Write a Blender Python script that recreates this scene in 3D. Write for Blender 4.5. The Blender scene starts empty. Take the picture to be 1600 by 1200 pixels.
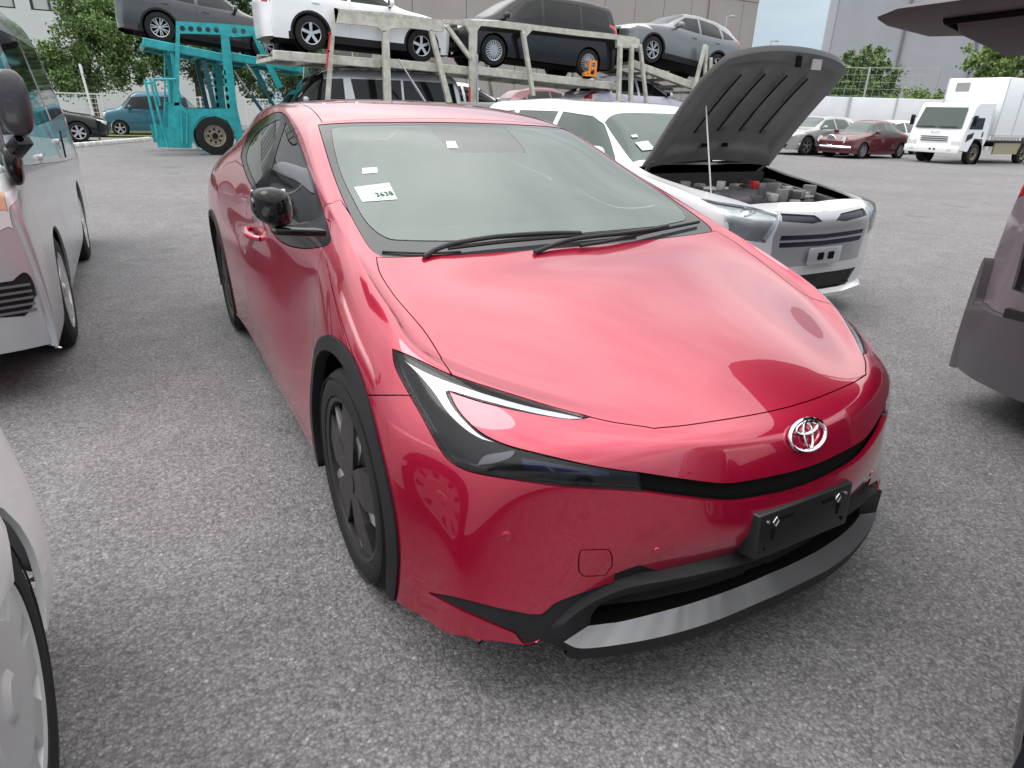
import bpy, bmesh, math, random
import numpy as np
from mathutils import Vector, Matrix, Euler
from mathutils.bvhtree import BVHTree
from mathutils.geometry import delaunay_2d_cdt
random.seed(7); rng = np.random.RandomState(5)
SC = bpy.context.scene; COL = SC.collection
PI = math.pi; rad = math.radians

# ------------------------------------------------------------------ camera
CAMPOS = np.array([-1.288, -1.707, 1.381]); FOC = 1016.665
YAW, PITCH, ROLL = rad(29.831), rad(22.841), rad(1.846)
_f = np.array([math.sin(YAW)*math.cos(PITCH), math.cos(YAW)*math.cos(PITCH), -math.sin(PITCH)])
_r0 = np.array([math.cos(YAW), -math.sin(YAW), 0]); _u0 = np.cross(_r0, _f)
_r = math.cos(ROLL)*_r0 + math.sin(ROLL)*_u0; _u = -math.sin(ROLL)*_r0 + math.cos(ROLL)*_u0
cam_d = bpy.data.cameras.new('camera'); cam = bpy.data.objects.new('camera', cam_d); COL.objects.link(cam)
cam_d.sensor_width = 36; cam_d.lens = 36*FOC/1600; cam_d.clip_start = .05; cam_d.clip_end = 900
cam.matrix_world = Matrix(((_r[0], _u[0], -_f[0], CAMPOS[0]), (_r[1], _u[1], -_f[1], CAMPOS[1]), (_r[2], _u[2], -_f[2], CAMPOS[2]), (0, 0, 0, 1)))
SC.camera = cam
def ray(px): return _f + _r*(px[0]-800)/FOC - _u*(px[1]-600)/FOC
def on(px, axis, val):                       # a traced point put at its own place on a real plane
    d = ray(px); return CAMPOS + d*(val-CAMPOS[axis])/d[axis]

# ------------------------------------------------------------------ world, sun, exposure
W = bpy.data.worlds.new('World'); SC.world = W; W.use_nodes = True
wn = W.node_tree.nodes; wl = W.node_tree.links
for n in list(wn): wn.remove(n)
sky = wn.new('ShaderNodeTexSky'); sky.sky_type = 'NISHITA'; sky.sun_disc = False
SUN_EL, SUN_AZ = rad(58), rad(290)
sky.sun_elevation = SUN_EL; sky.sun_rotation = SUN_AZ; sky.air_density = 1.2; sky.dust_density = 3; sky.ozone_density = 1
bg1 = wn.new('ShaderNodeBackground'); bg1.inputs[1].default_value = .07; wl.new(sky.outputs[0], bg1.inputs[0])
bg2 = wn.new('ShaderNodeBackground'); bg2.inputs[0].default_value = (.86, .93, 1.0, 1); bg2.inputs[1].default_value = 1.0
tc = wn.new('ShaderNodeTexCoord'); no = wn.new('ShaderNodeTexNoise'); no.inputs['Scale'].default_value = 2.2; no.inputs['Detail'].default_value = 5
mp = wn.new('ShaderNodeMapping'); mp.inputs['Scale'].default_value = (1, 1, 2.5)
wl.new(tc.outputs['Generated'], mp.inputs[0]); wl.new(mp.outputs[0], no.inputs['Vector'])
rp = wn.new('ShaderNodeValToRGB'); rp.color_ramp.elements[0].position = .3; rp.color_ramp.elements[1].position = .62
rp.color_ramp.elements[0].color = (.45, .45, .45, 1); rp.color_ramp.elements[1].color = (.95, .95, .95, 1)
wl.new(no.outputs[0], rp.inputs[0])
sx_ = wn.new('ShaderNodeSeparateXYZ'); wl.new(tc.outputs['Generated'], sx_.inputs[0])
cl = wn.new('ShaderNodeClamp'); wl.new(sx_.outputs[2], cl.inputs[0])
ma = wn.new('ShaderNodeMath'); ma.operation = 'MULTIPLY_ADD'; ma.inputs[1].default_value = 2.0; ma.inputs[2].default_value = .50; wl.new(cl.outputs[0], ma.inputs[0]); wl.new(ma.outputs[0], bg2.inputs[1])   # overcast: zenith about three times the horizon
cr_ = wn.new('ShaderNodeValToRGB'); cr_.color_ramp.elements[0].position = .0; cr_.color_ramp.elements[0].color = (.58, .80, 1, 1); cr_.color_ramp.elements[1].position = .33; cr_.color_ramp.elements[1].color = (1, .985, .97, 1)
wl.new(cl.outputs[0], cr_.inputs[0]); wl.new(cr_.outputs[0], bg2.inputs[0])
mx = wn.new('ShaderNodeMixShader'); wl.new(rp.outputs[0], mx.inputs[0]); wl.new(bg1.outputs[0], mx.inputs[1]); wl.new(bg2.outputs[0], mx.inputs[2])
wo = wn.new('ShaderNodeOutputWorld'); wl.new(mx.outputs[0], wo.inputs[0])
sd = bpy.data.lights.new('sun', 'SUN'); sd.energy = 1.1; sd.angle = rad(38); sd.color = (1, .96, .9)
sun = bpy.data.objects.new('sun', sd); COL.objects.link(sun)
_sdir = Vector((math.sin(SUN_AZ)*math.cos(SUN_EL), math.cos(SUN_AZ)*math.cos(SUN_EL), math.sin(SUN_EL)))
sun.rotation_euler = _sdir.to_track_quat('Z', 'Y').to_euler(); sun.location = (0, 0, 30)
SC.view_settings.view_transform = 'Standard'; SC.view_settings.look = 'None'; SC.view_settings.gamma = 1
SC.view_settings.use_curve_mapping = False; SC.view_settings.exposure = 0.5

# ------------------------------------------------------------------ materials
_m = {}
def mat(name, col=(.5, .5, .5), rough=.5, metal=0, coat=0, coat_rough=.04, bump=0, bscale=80, var=0, vscale=6, emit=None, spec=.5, trans=0, ior=1.45):
    if name in _m: return _m[name]
    m = bpy.data.materials.new(name); m.use_nodes = True; nt = m.node_tree; b = nt.nodes['Principled BSDF']
    b.inputs['Base Color'].default_value = (*col, 1); b.inputs['Roughness'].default_value = rough; b.inputs['Metallic'].default_value = metal
    b.inputs['Coat Weight'].default_value = coat; b.inputs['Coat Roughness'].default_value = coat_rough
    b.inputs['Specular IOR Level'].default_value = spec; b.inputs['Transmission Weight'].default_value = trans; b.inputs['IOR'].default_value = ior
    if emit: b.inputs['Emission Color'].default_value = (*emit, 1); b.inputs['Emission Strength'].default_value = 1
    if var or bump:
        t = nt.nodes.new('ShaderNodeTexCoord')
    if var:
        n = nt.nodes.new('ShaderNodeTexNoise'); n.inputs['Scale'].default_value = vscale; n.inputs['Detail'].default_value = 6; n.inputs['Roughness'].default_value = .65
        nt.links.new(t.outputs['Object'], n.inputs['Vector'])
        mr = nt.nodes.new('ShaderNodeMapRange'); mr.inputs[1].default_value = .3; mr.inputs[2].default_value = .7; mr.inputs[3].default_value = 1-var; mr.inputs[4].default_value = 1+var
        nt.links.new(n.outputs[0], mr.inputs[0])
        mm = nt.nodes.new('ShaderNodeMix'); mm.data_type = 'RGBA'; mm.blend_type = 'MULTIPLY'; mm.inputs[0].default_value = 1
        mm.inputs[6].default_value = (*col, 1); nt.links.new(mr.outputs[0], mm.inputs[7]); nt.links.new(mm.outputs[2], b.inputs['Base Color'])
        mq = nt.nodes.new('ShaderNodeMapRange'); mq.inputs[1].default_value = .3; mq.inputs[2].default_value = .7; mq.inputs[3].default_value = max(0, rough-.5*var*rough); mq.inputs[4].default_value = min(1, rough+var*rough)
        nt.links.new(n.outputs[0], mq.inputs[0]); nt.links.new(mq.outputs[0], b.inputs['Roughness'])
    if bump:
        n2 = nt.nodes.new('ShaderNodeTexNoise'); n2.inputs['Scale'].default_value = bscale; n2.inputs['Detail'].default_value = 3
        nt.links.new(t.outputs['Object'], n2.inputs['Vector'])
        bp = nt.nodes.new('ShaderNodeBump'); bp.inputs['Strength'].default_value = bump; bp.inputs['Distance'].default_value = .01
        nt.links.new(n2.outputs[0], bp.inputs['Height']); nt.links.new(bp.outputs[0], b.inputs['Normal'])
    _m[name] = m; return m
def clear_mat(name, tint=(.8, .9, .88), extra=.0, film=None, mul=1.3):
    """thin glass: see-through with fresnel reflection; film = (colour, amount) of diffuse haze painted in for sky reflection"""
    if name in _m: return _m[name]
    m = bpy.data.materials.new(name); m.use_nodes = True; nt = m.node_tree; N = nt.nodes; L = nt.links
    for n in list(N): N.remove(n)
    o = N.new('ShaderNodeOutputMaterial'); t = N.new('ShaderNodeBsdfTransparent'); t.inputs[0].default_value = (*tint, 1)
    g = N.new('ShaderNodeBsdfGlossy'); g.inputs['Roughness'].default_value = .01
    fr = N.new('ShaderNodeFresnel'); fr.inputs[0].default_value = 1.52
    ad = N.new('ShaderNodeMath'); ad.operation = 'MULTIPLY_ADD'; ad.inputs[1].default_value = mul; ad.inputs[2].default_value = extra; ad.use_clamp = True
    L.new(fr.outputs[0], ad.inputs[0])
    ms = N.new('ShaderNodeMixShader'); L.new(ad.outputs[0], ms.inputs[0])
    src = t.outputs[0]
    if film:
        d = N.new('ShaderNodeBsdfDiffuse'); d.inputs[0].default_value = (*film[0], 1)
        m2 = N.new('ShaderNodeMixShader'); m2.inputs[0].default_value = film[1]; L.new(t.outputs[0], m2.inputs[1]); L.new(d.outputs[0], m2.inputs[2]); src = m2.outputs[0]
    L.new(src, ms.inputs[1]); L.new(g.outputs[0], ms.inputs[2]); L.new(ms.outputs[0], o.inputs[0])
    _m[name] = m; return m

# ------------------------------------------------------------------ object helpers
def link(o, parent=None):
    COL.objects.link(o)
    if parent is not None: o.parent = parent
    return o
def thing(name, label, cat, loc=(0, 0, 0), rz=0, group=None, scale=1):
    o = bpy.data.objects.new(name, None); link(o); o.location = loc; o.rotation_euler = (0, 0, rz); o.empty_display_size = .1
    if scale != 1: o.scale = (scale,)*3
    tag(o, label, cat, group); return o
def tag(o, label, cat, group=None):
    o['label'] = label; o['category'] = cat
    if group: o['group'] = group
    return o
class MB:
    def __init__(s): s.v = []; s.f = []
    def add(s, vs, fs):
        k = len(s.v); s.v += [tuple(map(float, v)) for v in vs]; s.f += [tuple(i+k for i in f) for f in fs]; return s
    def box(s, c, d, rz=0, M=None):
        vs = [Vector((x*d[0]/2, y*d[1]/2, z*d[2]/2)) for x in (-1, 1) for y in (-1, 1) for z in (-1, 1)]
        R = M if M is not None else Matrix.Rotation(rz, 3, 'Z')
        return s.add([R @ v + Vector(c) for v in vs], [(0, 1, 3, 2), (4, 6, 7, 5), (0, 4, 5, 1), (2, 3, 7, 6), (0, 2, 6, 4), (1, 5, 7, 3)])
    def beam(s, a, b, w, h, up=(0, 0, 1)):
        a = Vector(a); b = Vector(b); d = b-a; L = d.length; x = d.normalized(); y = Vector(up).cross(x)
        if y.length < 1e-4: y = Vector((0, 1, 0)).cross(x)
        y.normalize(); z = x.cross(y)
        M = Matrix((x, y, z)).transposed(); return s.box((a+b)/2, (L, w, h), M=M)
    def cyl(s, a, b, r, n=12, r2=None, cap=True):
        a = Vector(a); b = Vector(b); d = (b-a).normalized(); r2 = r if r2 is None else r2
        x = d.orthogonal().normalized(); y = d.cross(x); vs = []
        for p, q in ((a, r), (b, r2)):
            for i in range(n): t = 2*PI*i/n; vs.append(p+(x*math.cos(t)+y*math.sin(t))*q)
        fs = [(i, (i+1) % n, n+(i+1) % n, n+i) for i in range(n)]
        if cap: fs += [tuple(range(n))[::-1], tuple(range(n, 2*n))]
        return s.add(vs, fs)
    def tube(s, pts, r, n=8, closed=False, rad=None):
        P = [Vector(p) for p in pts]; N = len(P); vs = []; up = None
        for i in range(N):
            d = (P[(i+1) % N]-P[i-1]) if closed else (P[min(i+1, N-1)]-P[max(i-1, 0)])
            d.normalize()
            if up is None: up = d.orthogonal().normalized()
            x = (up-d*up.dot(d)).normalized(); up = x; y = d.cross(x); q = rad[i] if rad else r
            for k in range(n): t = 2*PI*k/n; vs.append(P[i]+(x*math.cos(t)+y*math.sin(t))*q)
        fs = []
        for i in range(N if closed else N-1):
            j = (i+1) % N
            for k in range(n): fs.append((i*n+k, i*n+(k+1) % n, j*n+(k+1) % n, j*n+k))
        if not closed: fs += [tuple(range(n))[::-1], tuple(range((N-1)*n, N*n))]
        return s.add(vs, fs)
    def lathe(s, prof, n=48, M=None, a0=0, a1=2*PI):   # prof: (r, h) round the x axis, h along x
        full = abs(a1-a0-2*PI) < 1e-6; cnt = n if full else n+1; vs = []; m = len(prof)
        for i in range(cnt):
            t = a0+(a1-a0)*i/n
            for r, h in prof: vs.append(Vector((h, r*math.cos(t), r*math.sin(t))))
        if M is not None: vs = [M @ v for v in vs]
        fs = []
        for i in range(n):
            j = (i+1) % cnt
            for k in range(m-1): fs.append((i*m+k, i*m+k+1, j*m+k+1, j*m+k))
        return s.add(vs, fs)
    def prism(s, poly, f, d):      # poly 2D; f maps 2D to 3D; d = extrusion vector
        a = [Vector(f(*p)) for p in poly]; b = [p+Vector(d) for p in a]; n = len(a)
        return s.add(a+b, [tuple(range(n))[::-1], tuple(range(n, 2*n))]+[(i, (i+1) % n, n+(i+1) % n, n+i) for i in range(n)])
    def loft(s, rows, close=False):
        n = len(rows[0]); vs = [p for r in rows for p in r]; fs = []
        for i in range(len(rows)-1):
            for k in range(n if close else n-1): fs.append((i*n+k, i*n+(k+1) % n, (i+1)*n+(k+1) % n, (i+1)*n+k))
        return s.add(vs, fs)
    def obj(s, name, m, parent=None, bevel=0, smooth=True, seg=2, solid=0, angle=35, loc=None):
        me = bpy.data.meshes.new(name); me.from_pydata(s.v, [], s.f); me.update()
        bm = bmesh.new(); bm.from_mesh(me); bmesh.ops.recalc_face_normals(bm, faces=bm.faces)
        if solid: bmesh.ops.solidify(bm, geom=bm.faces[:], thickness=solid)
        if bevel: bmesh.ops.bevel(bm, geom=[e for e in bm.edges if len(e.link_faces) == 2 and e.calc_face_angle() > .5], offset=bevel, segments=seg, profile=.5, affect='EDGES', clamp_overlap=True)
        bm.to_mesh(me); bm.free()
        if smooth: me.shade_smooth(); me.set_sharp_from_angle(angle=rad(angle))
        me.materials.append(m)
        o = bpy.data.objects.new(name, me); link(o, parent)
        if loc is not None: o.location = loc
        return o
def struct(o): o['kind'] = 'structure'; return o
def stuff(o): o['kind'] = 'stuff'; return o
def text(name, body, size, m, parent, M, extrude=.0006, align='CENTER', sx=1):
    c = bpy.data.curves.new(name, 'FONT'); c.body = body; c.size = size; c.extrude = extrude; c.align_x = align; c.align_y = 'CENTER'; c.resolution_u = 3
    o = bpy.data.objects.new('tmp', c); COL.objects.link(o); bpy.context.view_layer.update()
    me = bpy.data.meshes.new_from_object(o); bpy.data.objects.remove(o); bpy.data.curves.remove(c)
    me.name = name; me.transform(M @ Matrix.Diagonal((sx, 1, 1, 1))); me.materials.clear(); me.materials.append(m)
    q = bpy.data.objects.new(name, me); link(q, parent); return q
def copy_tree(o, parent=None):
    c = o.copy(); COL.objects.link(c)
    if parent is not None: c.parent = parent
    for ch in list(KIDS.get(o.name, [])) or list(o.children): copy_tree(ch, c)
    return c
KIDS = {}

# ------------------------------------------------------------------ body surface: one smooth B-spline half, split into panels
def _w(t): return np.stack([(1-t)**3, 3*t**3-6*t**2+4, -3*t**3+3*t**2+3*t+1, t**3], -1)/6
def _dw(t): return np.stack([-(1-t)**2*3, 9*t**2-12*t, -9*t**2+6*t+3, 3*t**2], -1)/6
class Surf:
    def __init__(s, rows, deshrink=2, sub=(6, 5)):
        P = np.array(rows, float); s.nu, s.nv = P.shape[:2]; s.U = s.nu-1; s.V = s.nv-1; C0 = P.copy()
        for _ in range(deshrink+1):
            s._ext(C0)
            if _ == deshrink: break
            E = s.E; A = (E[:-2]+4*E[1:-1]+E[2:])/6; B = (A[:, :-2]+4*A[:, 1:-1]+A[:, 2:])/6
            C0 = C0+.85*(P-B)
            C0[:, 0, 0] = 0
        s.su = np.mean(np.linalg.norm(np.diff(P, axis=0), axis=2)); s.sv = np.mean(np.linalg.norm(np.diff(P, axis=1), axis=2))
        a, b = sub; nu, nv = s.U*a+1, s.V*b+1; s.gn = (nu, nv, a, b)
        uu, vv = np.meshgrid(np.linspace(0, s.U, nu), np.linspace(0, s.V, nv), indexing='ij')
        pts = s.ev(uu.ravel(), vv.ravel())
        s.bvh = BVHTree.FromPolygons([Vector(p) for p in pts], [(i*nv+j, (i+1)*nv+j, (i+1)*nv+j+1, i*nv+j+1) for i in range(nu-1) for j in range(nv-1)])
    def _ext(s, C):
        a = np.concatenate([2*C[:1]-C[1:2], C, 2*C[-1:]-C[-2:-1]], 0)
        m = a[:, 1:2].copy(); m[..., 0] *= -1
        s.E = np.concatenate([m, a, 2*a[:, -1:]-a[:, -2:-1]], 1)
    def ev(s, u, v, nrm=False):
        u = np.clip(np.asarray(u, float), 0, s.U); v = np.clip(np.asarray(v, float), 0, s.V)
        iu = np.minimum(u.astype(int), s.U-1); iv = np.minimum(v.astype(int), s.V-1); tu = u-iu; tv = v-iv
        k = np.arange(4); G = s.E[(iu[:, None]+k)[:, :, None], (iv[:, None]+k)[:, None, :]]
        wu, wv = _w(tu), _w(tv); p = np.einsum('na,nb,nabc->nc', wu, wv, G)
        if not nrm: return p
        du = np.einsum('na,nb,nabc->nc', _dw(tu), wv, G); dv = np.einsum('na,nb,nabc->nc', wu, _dw(tv), G)
        n = np.cross(du, dv); n /= np.linalg.norm(n, axis=1)[:, None]+1e-12
        return p, n
    def uv(s, P, fi):
        nu, nv, a, b = s.gn; c = fi//(nv-1), fi % (nv-1); q = np.array([(c[0]+.5)/a, (c[1]+.5)/b]); P = np.array(P)
        for _ in range(5):
            e = 1e-3; p0 = s.ev([q[0], q[0]+e, q[0]], [q[1], q[1], q[1]+e]); J = ((p0[1:]-p0[:1])/e).T
            q = q+np.clip(np.linalg.lstsq(J, P-p0[0], rcond=None)[0], -.5, .5); q = np.array([min(max(q[0], 0), s.U), min(max(q[1], 0), s.V)])
        return q
    def hit(s, o, d):
        h = s.bvh.ray_cast(Vector(o), Vector(d).normalized())
        if h[0] is None: return None
        return s.uv(h[0], h[2])
    def near(s, o, d, lo=.5, hi=9):
        o = np.array(o); d = np.array(d)/np.linalg.norm(d); best = None
        for t in np.linspace(lo, hi, 90):
            h = s.bvh.find_nearest(Vector(o+d*t))
            if h[0] is not None and (best is None or h[3] < best[0]): best = (h[3], h[0], h[2])
        return s.uv(best[1], best[2])
    def view(s, kind, pts):
        out = []
        for p in pts:
            if kind == 'uv': out.append(np.array(p, float)); continue
            if kind == 'px': o = CAMPOS*np.array([-1, 1, 1]); d = ray(p)*np.array([-1, 1, 1])
            elif kind == 'side': o = (3, p[0], p[1]); d = (-1, 0, 0)
            elif kind == 'top': o = (p[0], p[1], 5); d = (0, 0, -1)
            elif kind == 'front': o = (p[0], -6, p[1]); d = (0, 1, 0)
            elif kind == 'rear': o = (p[0], 9, p[1]); d = (0, -1, 0)
            h = s.hit(o, d)
            if h is None:
                if kind == 'side':
                    uu = np.linspace(0, s.U, 400); e = s.ev(uu, np.full(400, s.V)); i = int(np.argmin(abs(e[:, 1]-p[0])+.0*e[:, 2])); h = np.array([uu[i], s.V+max(.05, (e[i, 2]-p[1])/s.sv)])
                else: h = s.near(o, d)
            out.append(h)
        return out
def crom(pts, step, closed=True):
    """smooth through traced points; a third value of 1 marks a corner"""
    P = [np.array(p[:2], float) for p in pts]; K = [len(p) > 2 and p[2] for p in pts]; n = len(P); out = []
    for i in range(n if closed else n-1):
        p1, p2 = P[i], P[(i+1) % n]
        p0 = P[i-1] if (closed or i > 0) and not K[i] else 2*p1-p2
        p3 = P[(i+2) % n] if (closed or i+2 < n) and not K[(i+1) % n] else 2*p2-p1
        m = max(1, int(math.ceil(np.linalg.norm(p2-p1)/step)))
        for k in range(m):
            t = k/m; out.append(.5*((2*p1)+(-p0+p2)*t+(2*p0-5*p1+4*p2-p3)*t*t+(-p0+3*p1-3*p2+p3)*t**3))
    if not closed: out.append(P[-1])
    return out
def inside(Q, poly):
    x, y = Q[:, 0], Q[:, 1]; c = np.zeros(len(Q), bool); n = len(poly); j = n-1
    for i in range(n):
        xi, yi = poly[i]; xj, yj = poly[j]
        m = ((yi > y) != (yj > y)) & (x < (xj-xi)*(y-yi)/((yj-yi) if abs(yj-yi) > 1e-12 else 1e-12)+xi); c ^= m; j = i
    return c
class Split:
    """cut the half surface along outlines; piece() links each region as a curved panel with its own shut line and returned edge"""
    def __init__(s, surf, regions, cell=.03, default='body'):
        s.S = surf; su, sv = surf.su, surf.sv
        V = []; Eg = []; polys = []
        def addpoly(P, closed=True):
            k = len(V); V.extend(P); n = len(P); Eg.extend((k+i, k+(i+1) % n) for i in range(n if closed else n-1))
        U_, V_ = surf.U*su, surf.V*sv
        for nm, uvp in regions:
            P = [np.array([q[0]*su, q[1]*sv]) for q in uvp]; Q = []
            for i in range(len(P)):
                a, b = P[i], P[(i+1) % len(P)]; m = max(1, int(np.linalg.norm(b-a)/(cell*1.2)))
                Q += [a+(b-a)*k/m for k in range(m)]
            polys.append((nm, Q)); addpoly(Q)
        nu, nv = int(U_/cell)+1, int(V_/cell)+1
        ring = [np.array([x, 0.]) for x in np.linspace(0, U_, nu)[:-1]]+[np.array([U_, y]) for y in np.linspace(0, V_, nv)[:-1]]+[np.array([x, V_]) for x in np.linspace(U_, 0, nu)[:-1]]+[np.array([0., y]) for y in np.linspace(V_, 0, nv)[:-1]]
        cons = np.array(V) if V else np.zeros((0, 2)); addpoly(ring)
        g = np.stack(np.meshgrid(np.linspace(0, U_, nu), np.linspace(0, V_, nv), indexing='ij'), -1).reshape(-1, 2)
        if len(cons):
            keep = np.ones(len(g), bool); bord = (g[:, 0] < 1e-9) | (g[:, 0] > U_-1e-9) | (g[:, 1] < 1e-9) | (g[:, 1] > V_-1e-9)
            for i in range(0, len(g), 2000):
                d = np.min(np.sum((g[i:i+2000, None]-cons[None])**2, 2), 1); keep[i:i+2000] = d > (cell*.38)**2
            g = g[keep & ~bord]
        else: g = g[(g[:, 0] > 1e-9) & (g[:, 0] < U_-1e-9) & (g[:, 1] > 1e-9) & (g[:, 1] < V_-1e-9)]
        allp = [Vector(p) for p in V]+[Vector(p) for p in g]
        vo, eo, fo = delaunay_2d_cdt(allp, Eg, [], 0, 1e-6)[:3]
        q = np.array([(p.x, p.y) for p in vo]); F = np.array([f for f in fo if len(f) == 3])
        c = q[F].mean(1); ok = (c[:, 0] > 0) & (c[:, 0] < U_) & (c[:, 1] > 0) & (c[:, 1] < V_)
        ar = (q[F[:, 1]]-q[F[:, 0]]); br = (q[F[:, 2]]-q[F[:, 0]]); area = ar[:, 0]*br[:, 1]-ar[:, 1]*br[:, 0]
        ok &= abs(area) > 1e-9
        F = F[ok]; c = c[ok]; F[area[ok] < 0] = F[area[ok] < 0][:, ::-1]
        lab = np.full(len(F), -1)
        for i, (nm, Q) in enumerate(polys):
            m = inside(c, Q) & (lab < 0); lab[m] = i
        s.names = [p[0] for p in polys]; s.lab = lab; s.F = F; s.q = np.stack([q[:, 0]/su, q[:, 1]/sv], 1); s.default = default
        s.P, s.N = surf.ev(s.q[:, 0], s.q[:, 1], True)
        cc = s.P.mean(0)*np.array([0, 1, 1])
        if np.mean(np.sum((s.P-cc)*s.N, 1)) < 0: s.N = -s.N; s.flip = True
        else: s.flip = False
    def piece(s, names, obname, m, parent, gap=.002, off=0, flange=.014, side=None, label=None, only=None):
        """side None: both halves welded at the centre line; -1 / +1: the half on that side"""
        idx = [i for i, n in enumerate(s.names) if n in names]; sel = np.isin(s.lab, idx)
        if s.default in names: sel |= s.lab == -1
        F = s.F[sel]
        if len(F) == 0: print('EMPTY', obname); return None
        used = np.unique(F); mp = -np.ones(len(s.q), int); mp[used] = np.arange(len(used)); F = mp[F]
        P = s.P[used].copy(); N = s.N[used]; q = s.q[used]
        e = np.sort(np.concatenate([F[:, [0, 1]], F[:, [1, 2]], F[:, [2, 0]]]), axis=1); ue, inv, cnt = np.unique(e, axis=0, return_inverse=True, return_counts=True); inv = inv.ravel()
        mid = q[:, 1] < 1e-6
        dirE = np.concatenate([F[:, [0, 1]], F[:, [1, 2]], F[:, [2, 0]]]); third = np.concatenate([F[:, 2], F[:, 0], F[:, 1]])
        isb = cnt[inv] == 1; bE = dirE[isb]; bT = third[isb]
        if side is None: k = ~(mid[bE[:, 0]] & mid[bE[:, 1]]); bE = bE[k]; bT = bT[k]
        inn = np.zeros_like(P)
        for (a, b), t in zip(bE, bT):
            ed = P[b]-P[a]; ed /= np.linalg.norm(ed)+1e-12; w = P[t]-P[a]; w = w-ed*(w@ed); L = np.linalg.norm(w)
            if L > 1e-7: inn[a] += w/L; inn[b] += w/L
        L = np.linalg.norm(inn, axis=1); k = L > 1e-6; inn[k] /= L[k][:, None]
        if side is None:
            inn[mid, 0] = 0; l2 = np.linalg.norm(inn, axis=1); k2 = mid & (l2 > .05); inn[k2] /= l2[k2][:, None]
        P2 = P+inn*gap+N*off
        vs = P2.tolist(); ns = N.tolist(); fs = F.tolist()
        if flange:
            top = {}
            def fv(i):
                if i not in top:
                    k = len(vs); o = -inn[i] if np.linalg.norm(inn[i]) > .1 else N[i]
                    vs.append(P2[i].tolist()); ns.append(o.tolist()); vs.append((P2[i]-N[i]*flange).tolist()); ns.append(o.tolist()); top[i] = k
                return top[i]
            for a, b in bE: ka, kb = fv(a), fv(b); fs.append([kb, ka, ka+1, kb+1])
        vs = np.array(vs); ns = np.array(ns)
        if s.flip: fs = [f[::-1] for f in fs]
        sides = [-1, 1] if side is None else [side]; AV = []; AN = []; AF = []
        for sg in sides:
            k = len(AV); T = vs.copy(); T[:, 0] *= sg; M = ns.copy(); M[:, 0] *= sg
            AV += T.tolist(); AN += M.tolist(); AF += [[i+k for i in (f if sg > 0 else f[::-1])] for f in fs]
        me = bpy.data.meshes.new(obname); 
        if side is None:
            # weld the centre line
            n0 = len(vs); remap = list(range(2*n0)); 
            for i in range(len(q)):
                if mid[i]: remap[n0+i] = i
            AF = [[remap[i] for i in f] for f in AF]
            for i in range(len(q)):
                if mid[i]: AN[i][0] = 0; AV[i][0] = 0
        me.from_pydata(AV, [], AF); me.polygons.foreach_set('use_smooth', [True]*len(me.polygons)); me.normals_split_custom_set_from_vertices(AN); me.update()
        me.materials.append(m); o = bpy.data.objects.new(obname, me); link(o, parent)
        if label: o['label'] = label
        return o
    def pair(s, names, obname, m, parent, **k):
        return [s.piece(names, obname, m, parent, side=g, **k) for g in (-1, 1)]
def circ(cy, cz, r, a0=0, a1=2*PI, n=40, rz=None): return [(cy+r*math.cos(a0+(a1-a0)*i/n), cz+(rz or r)*math.sin(a0+(a1-a0)*i/n)) for i in range(n)]
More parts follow.
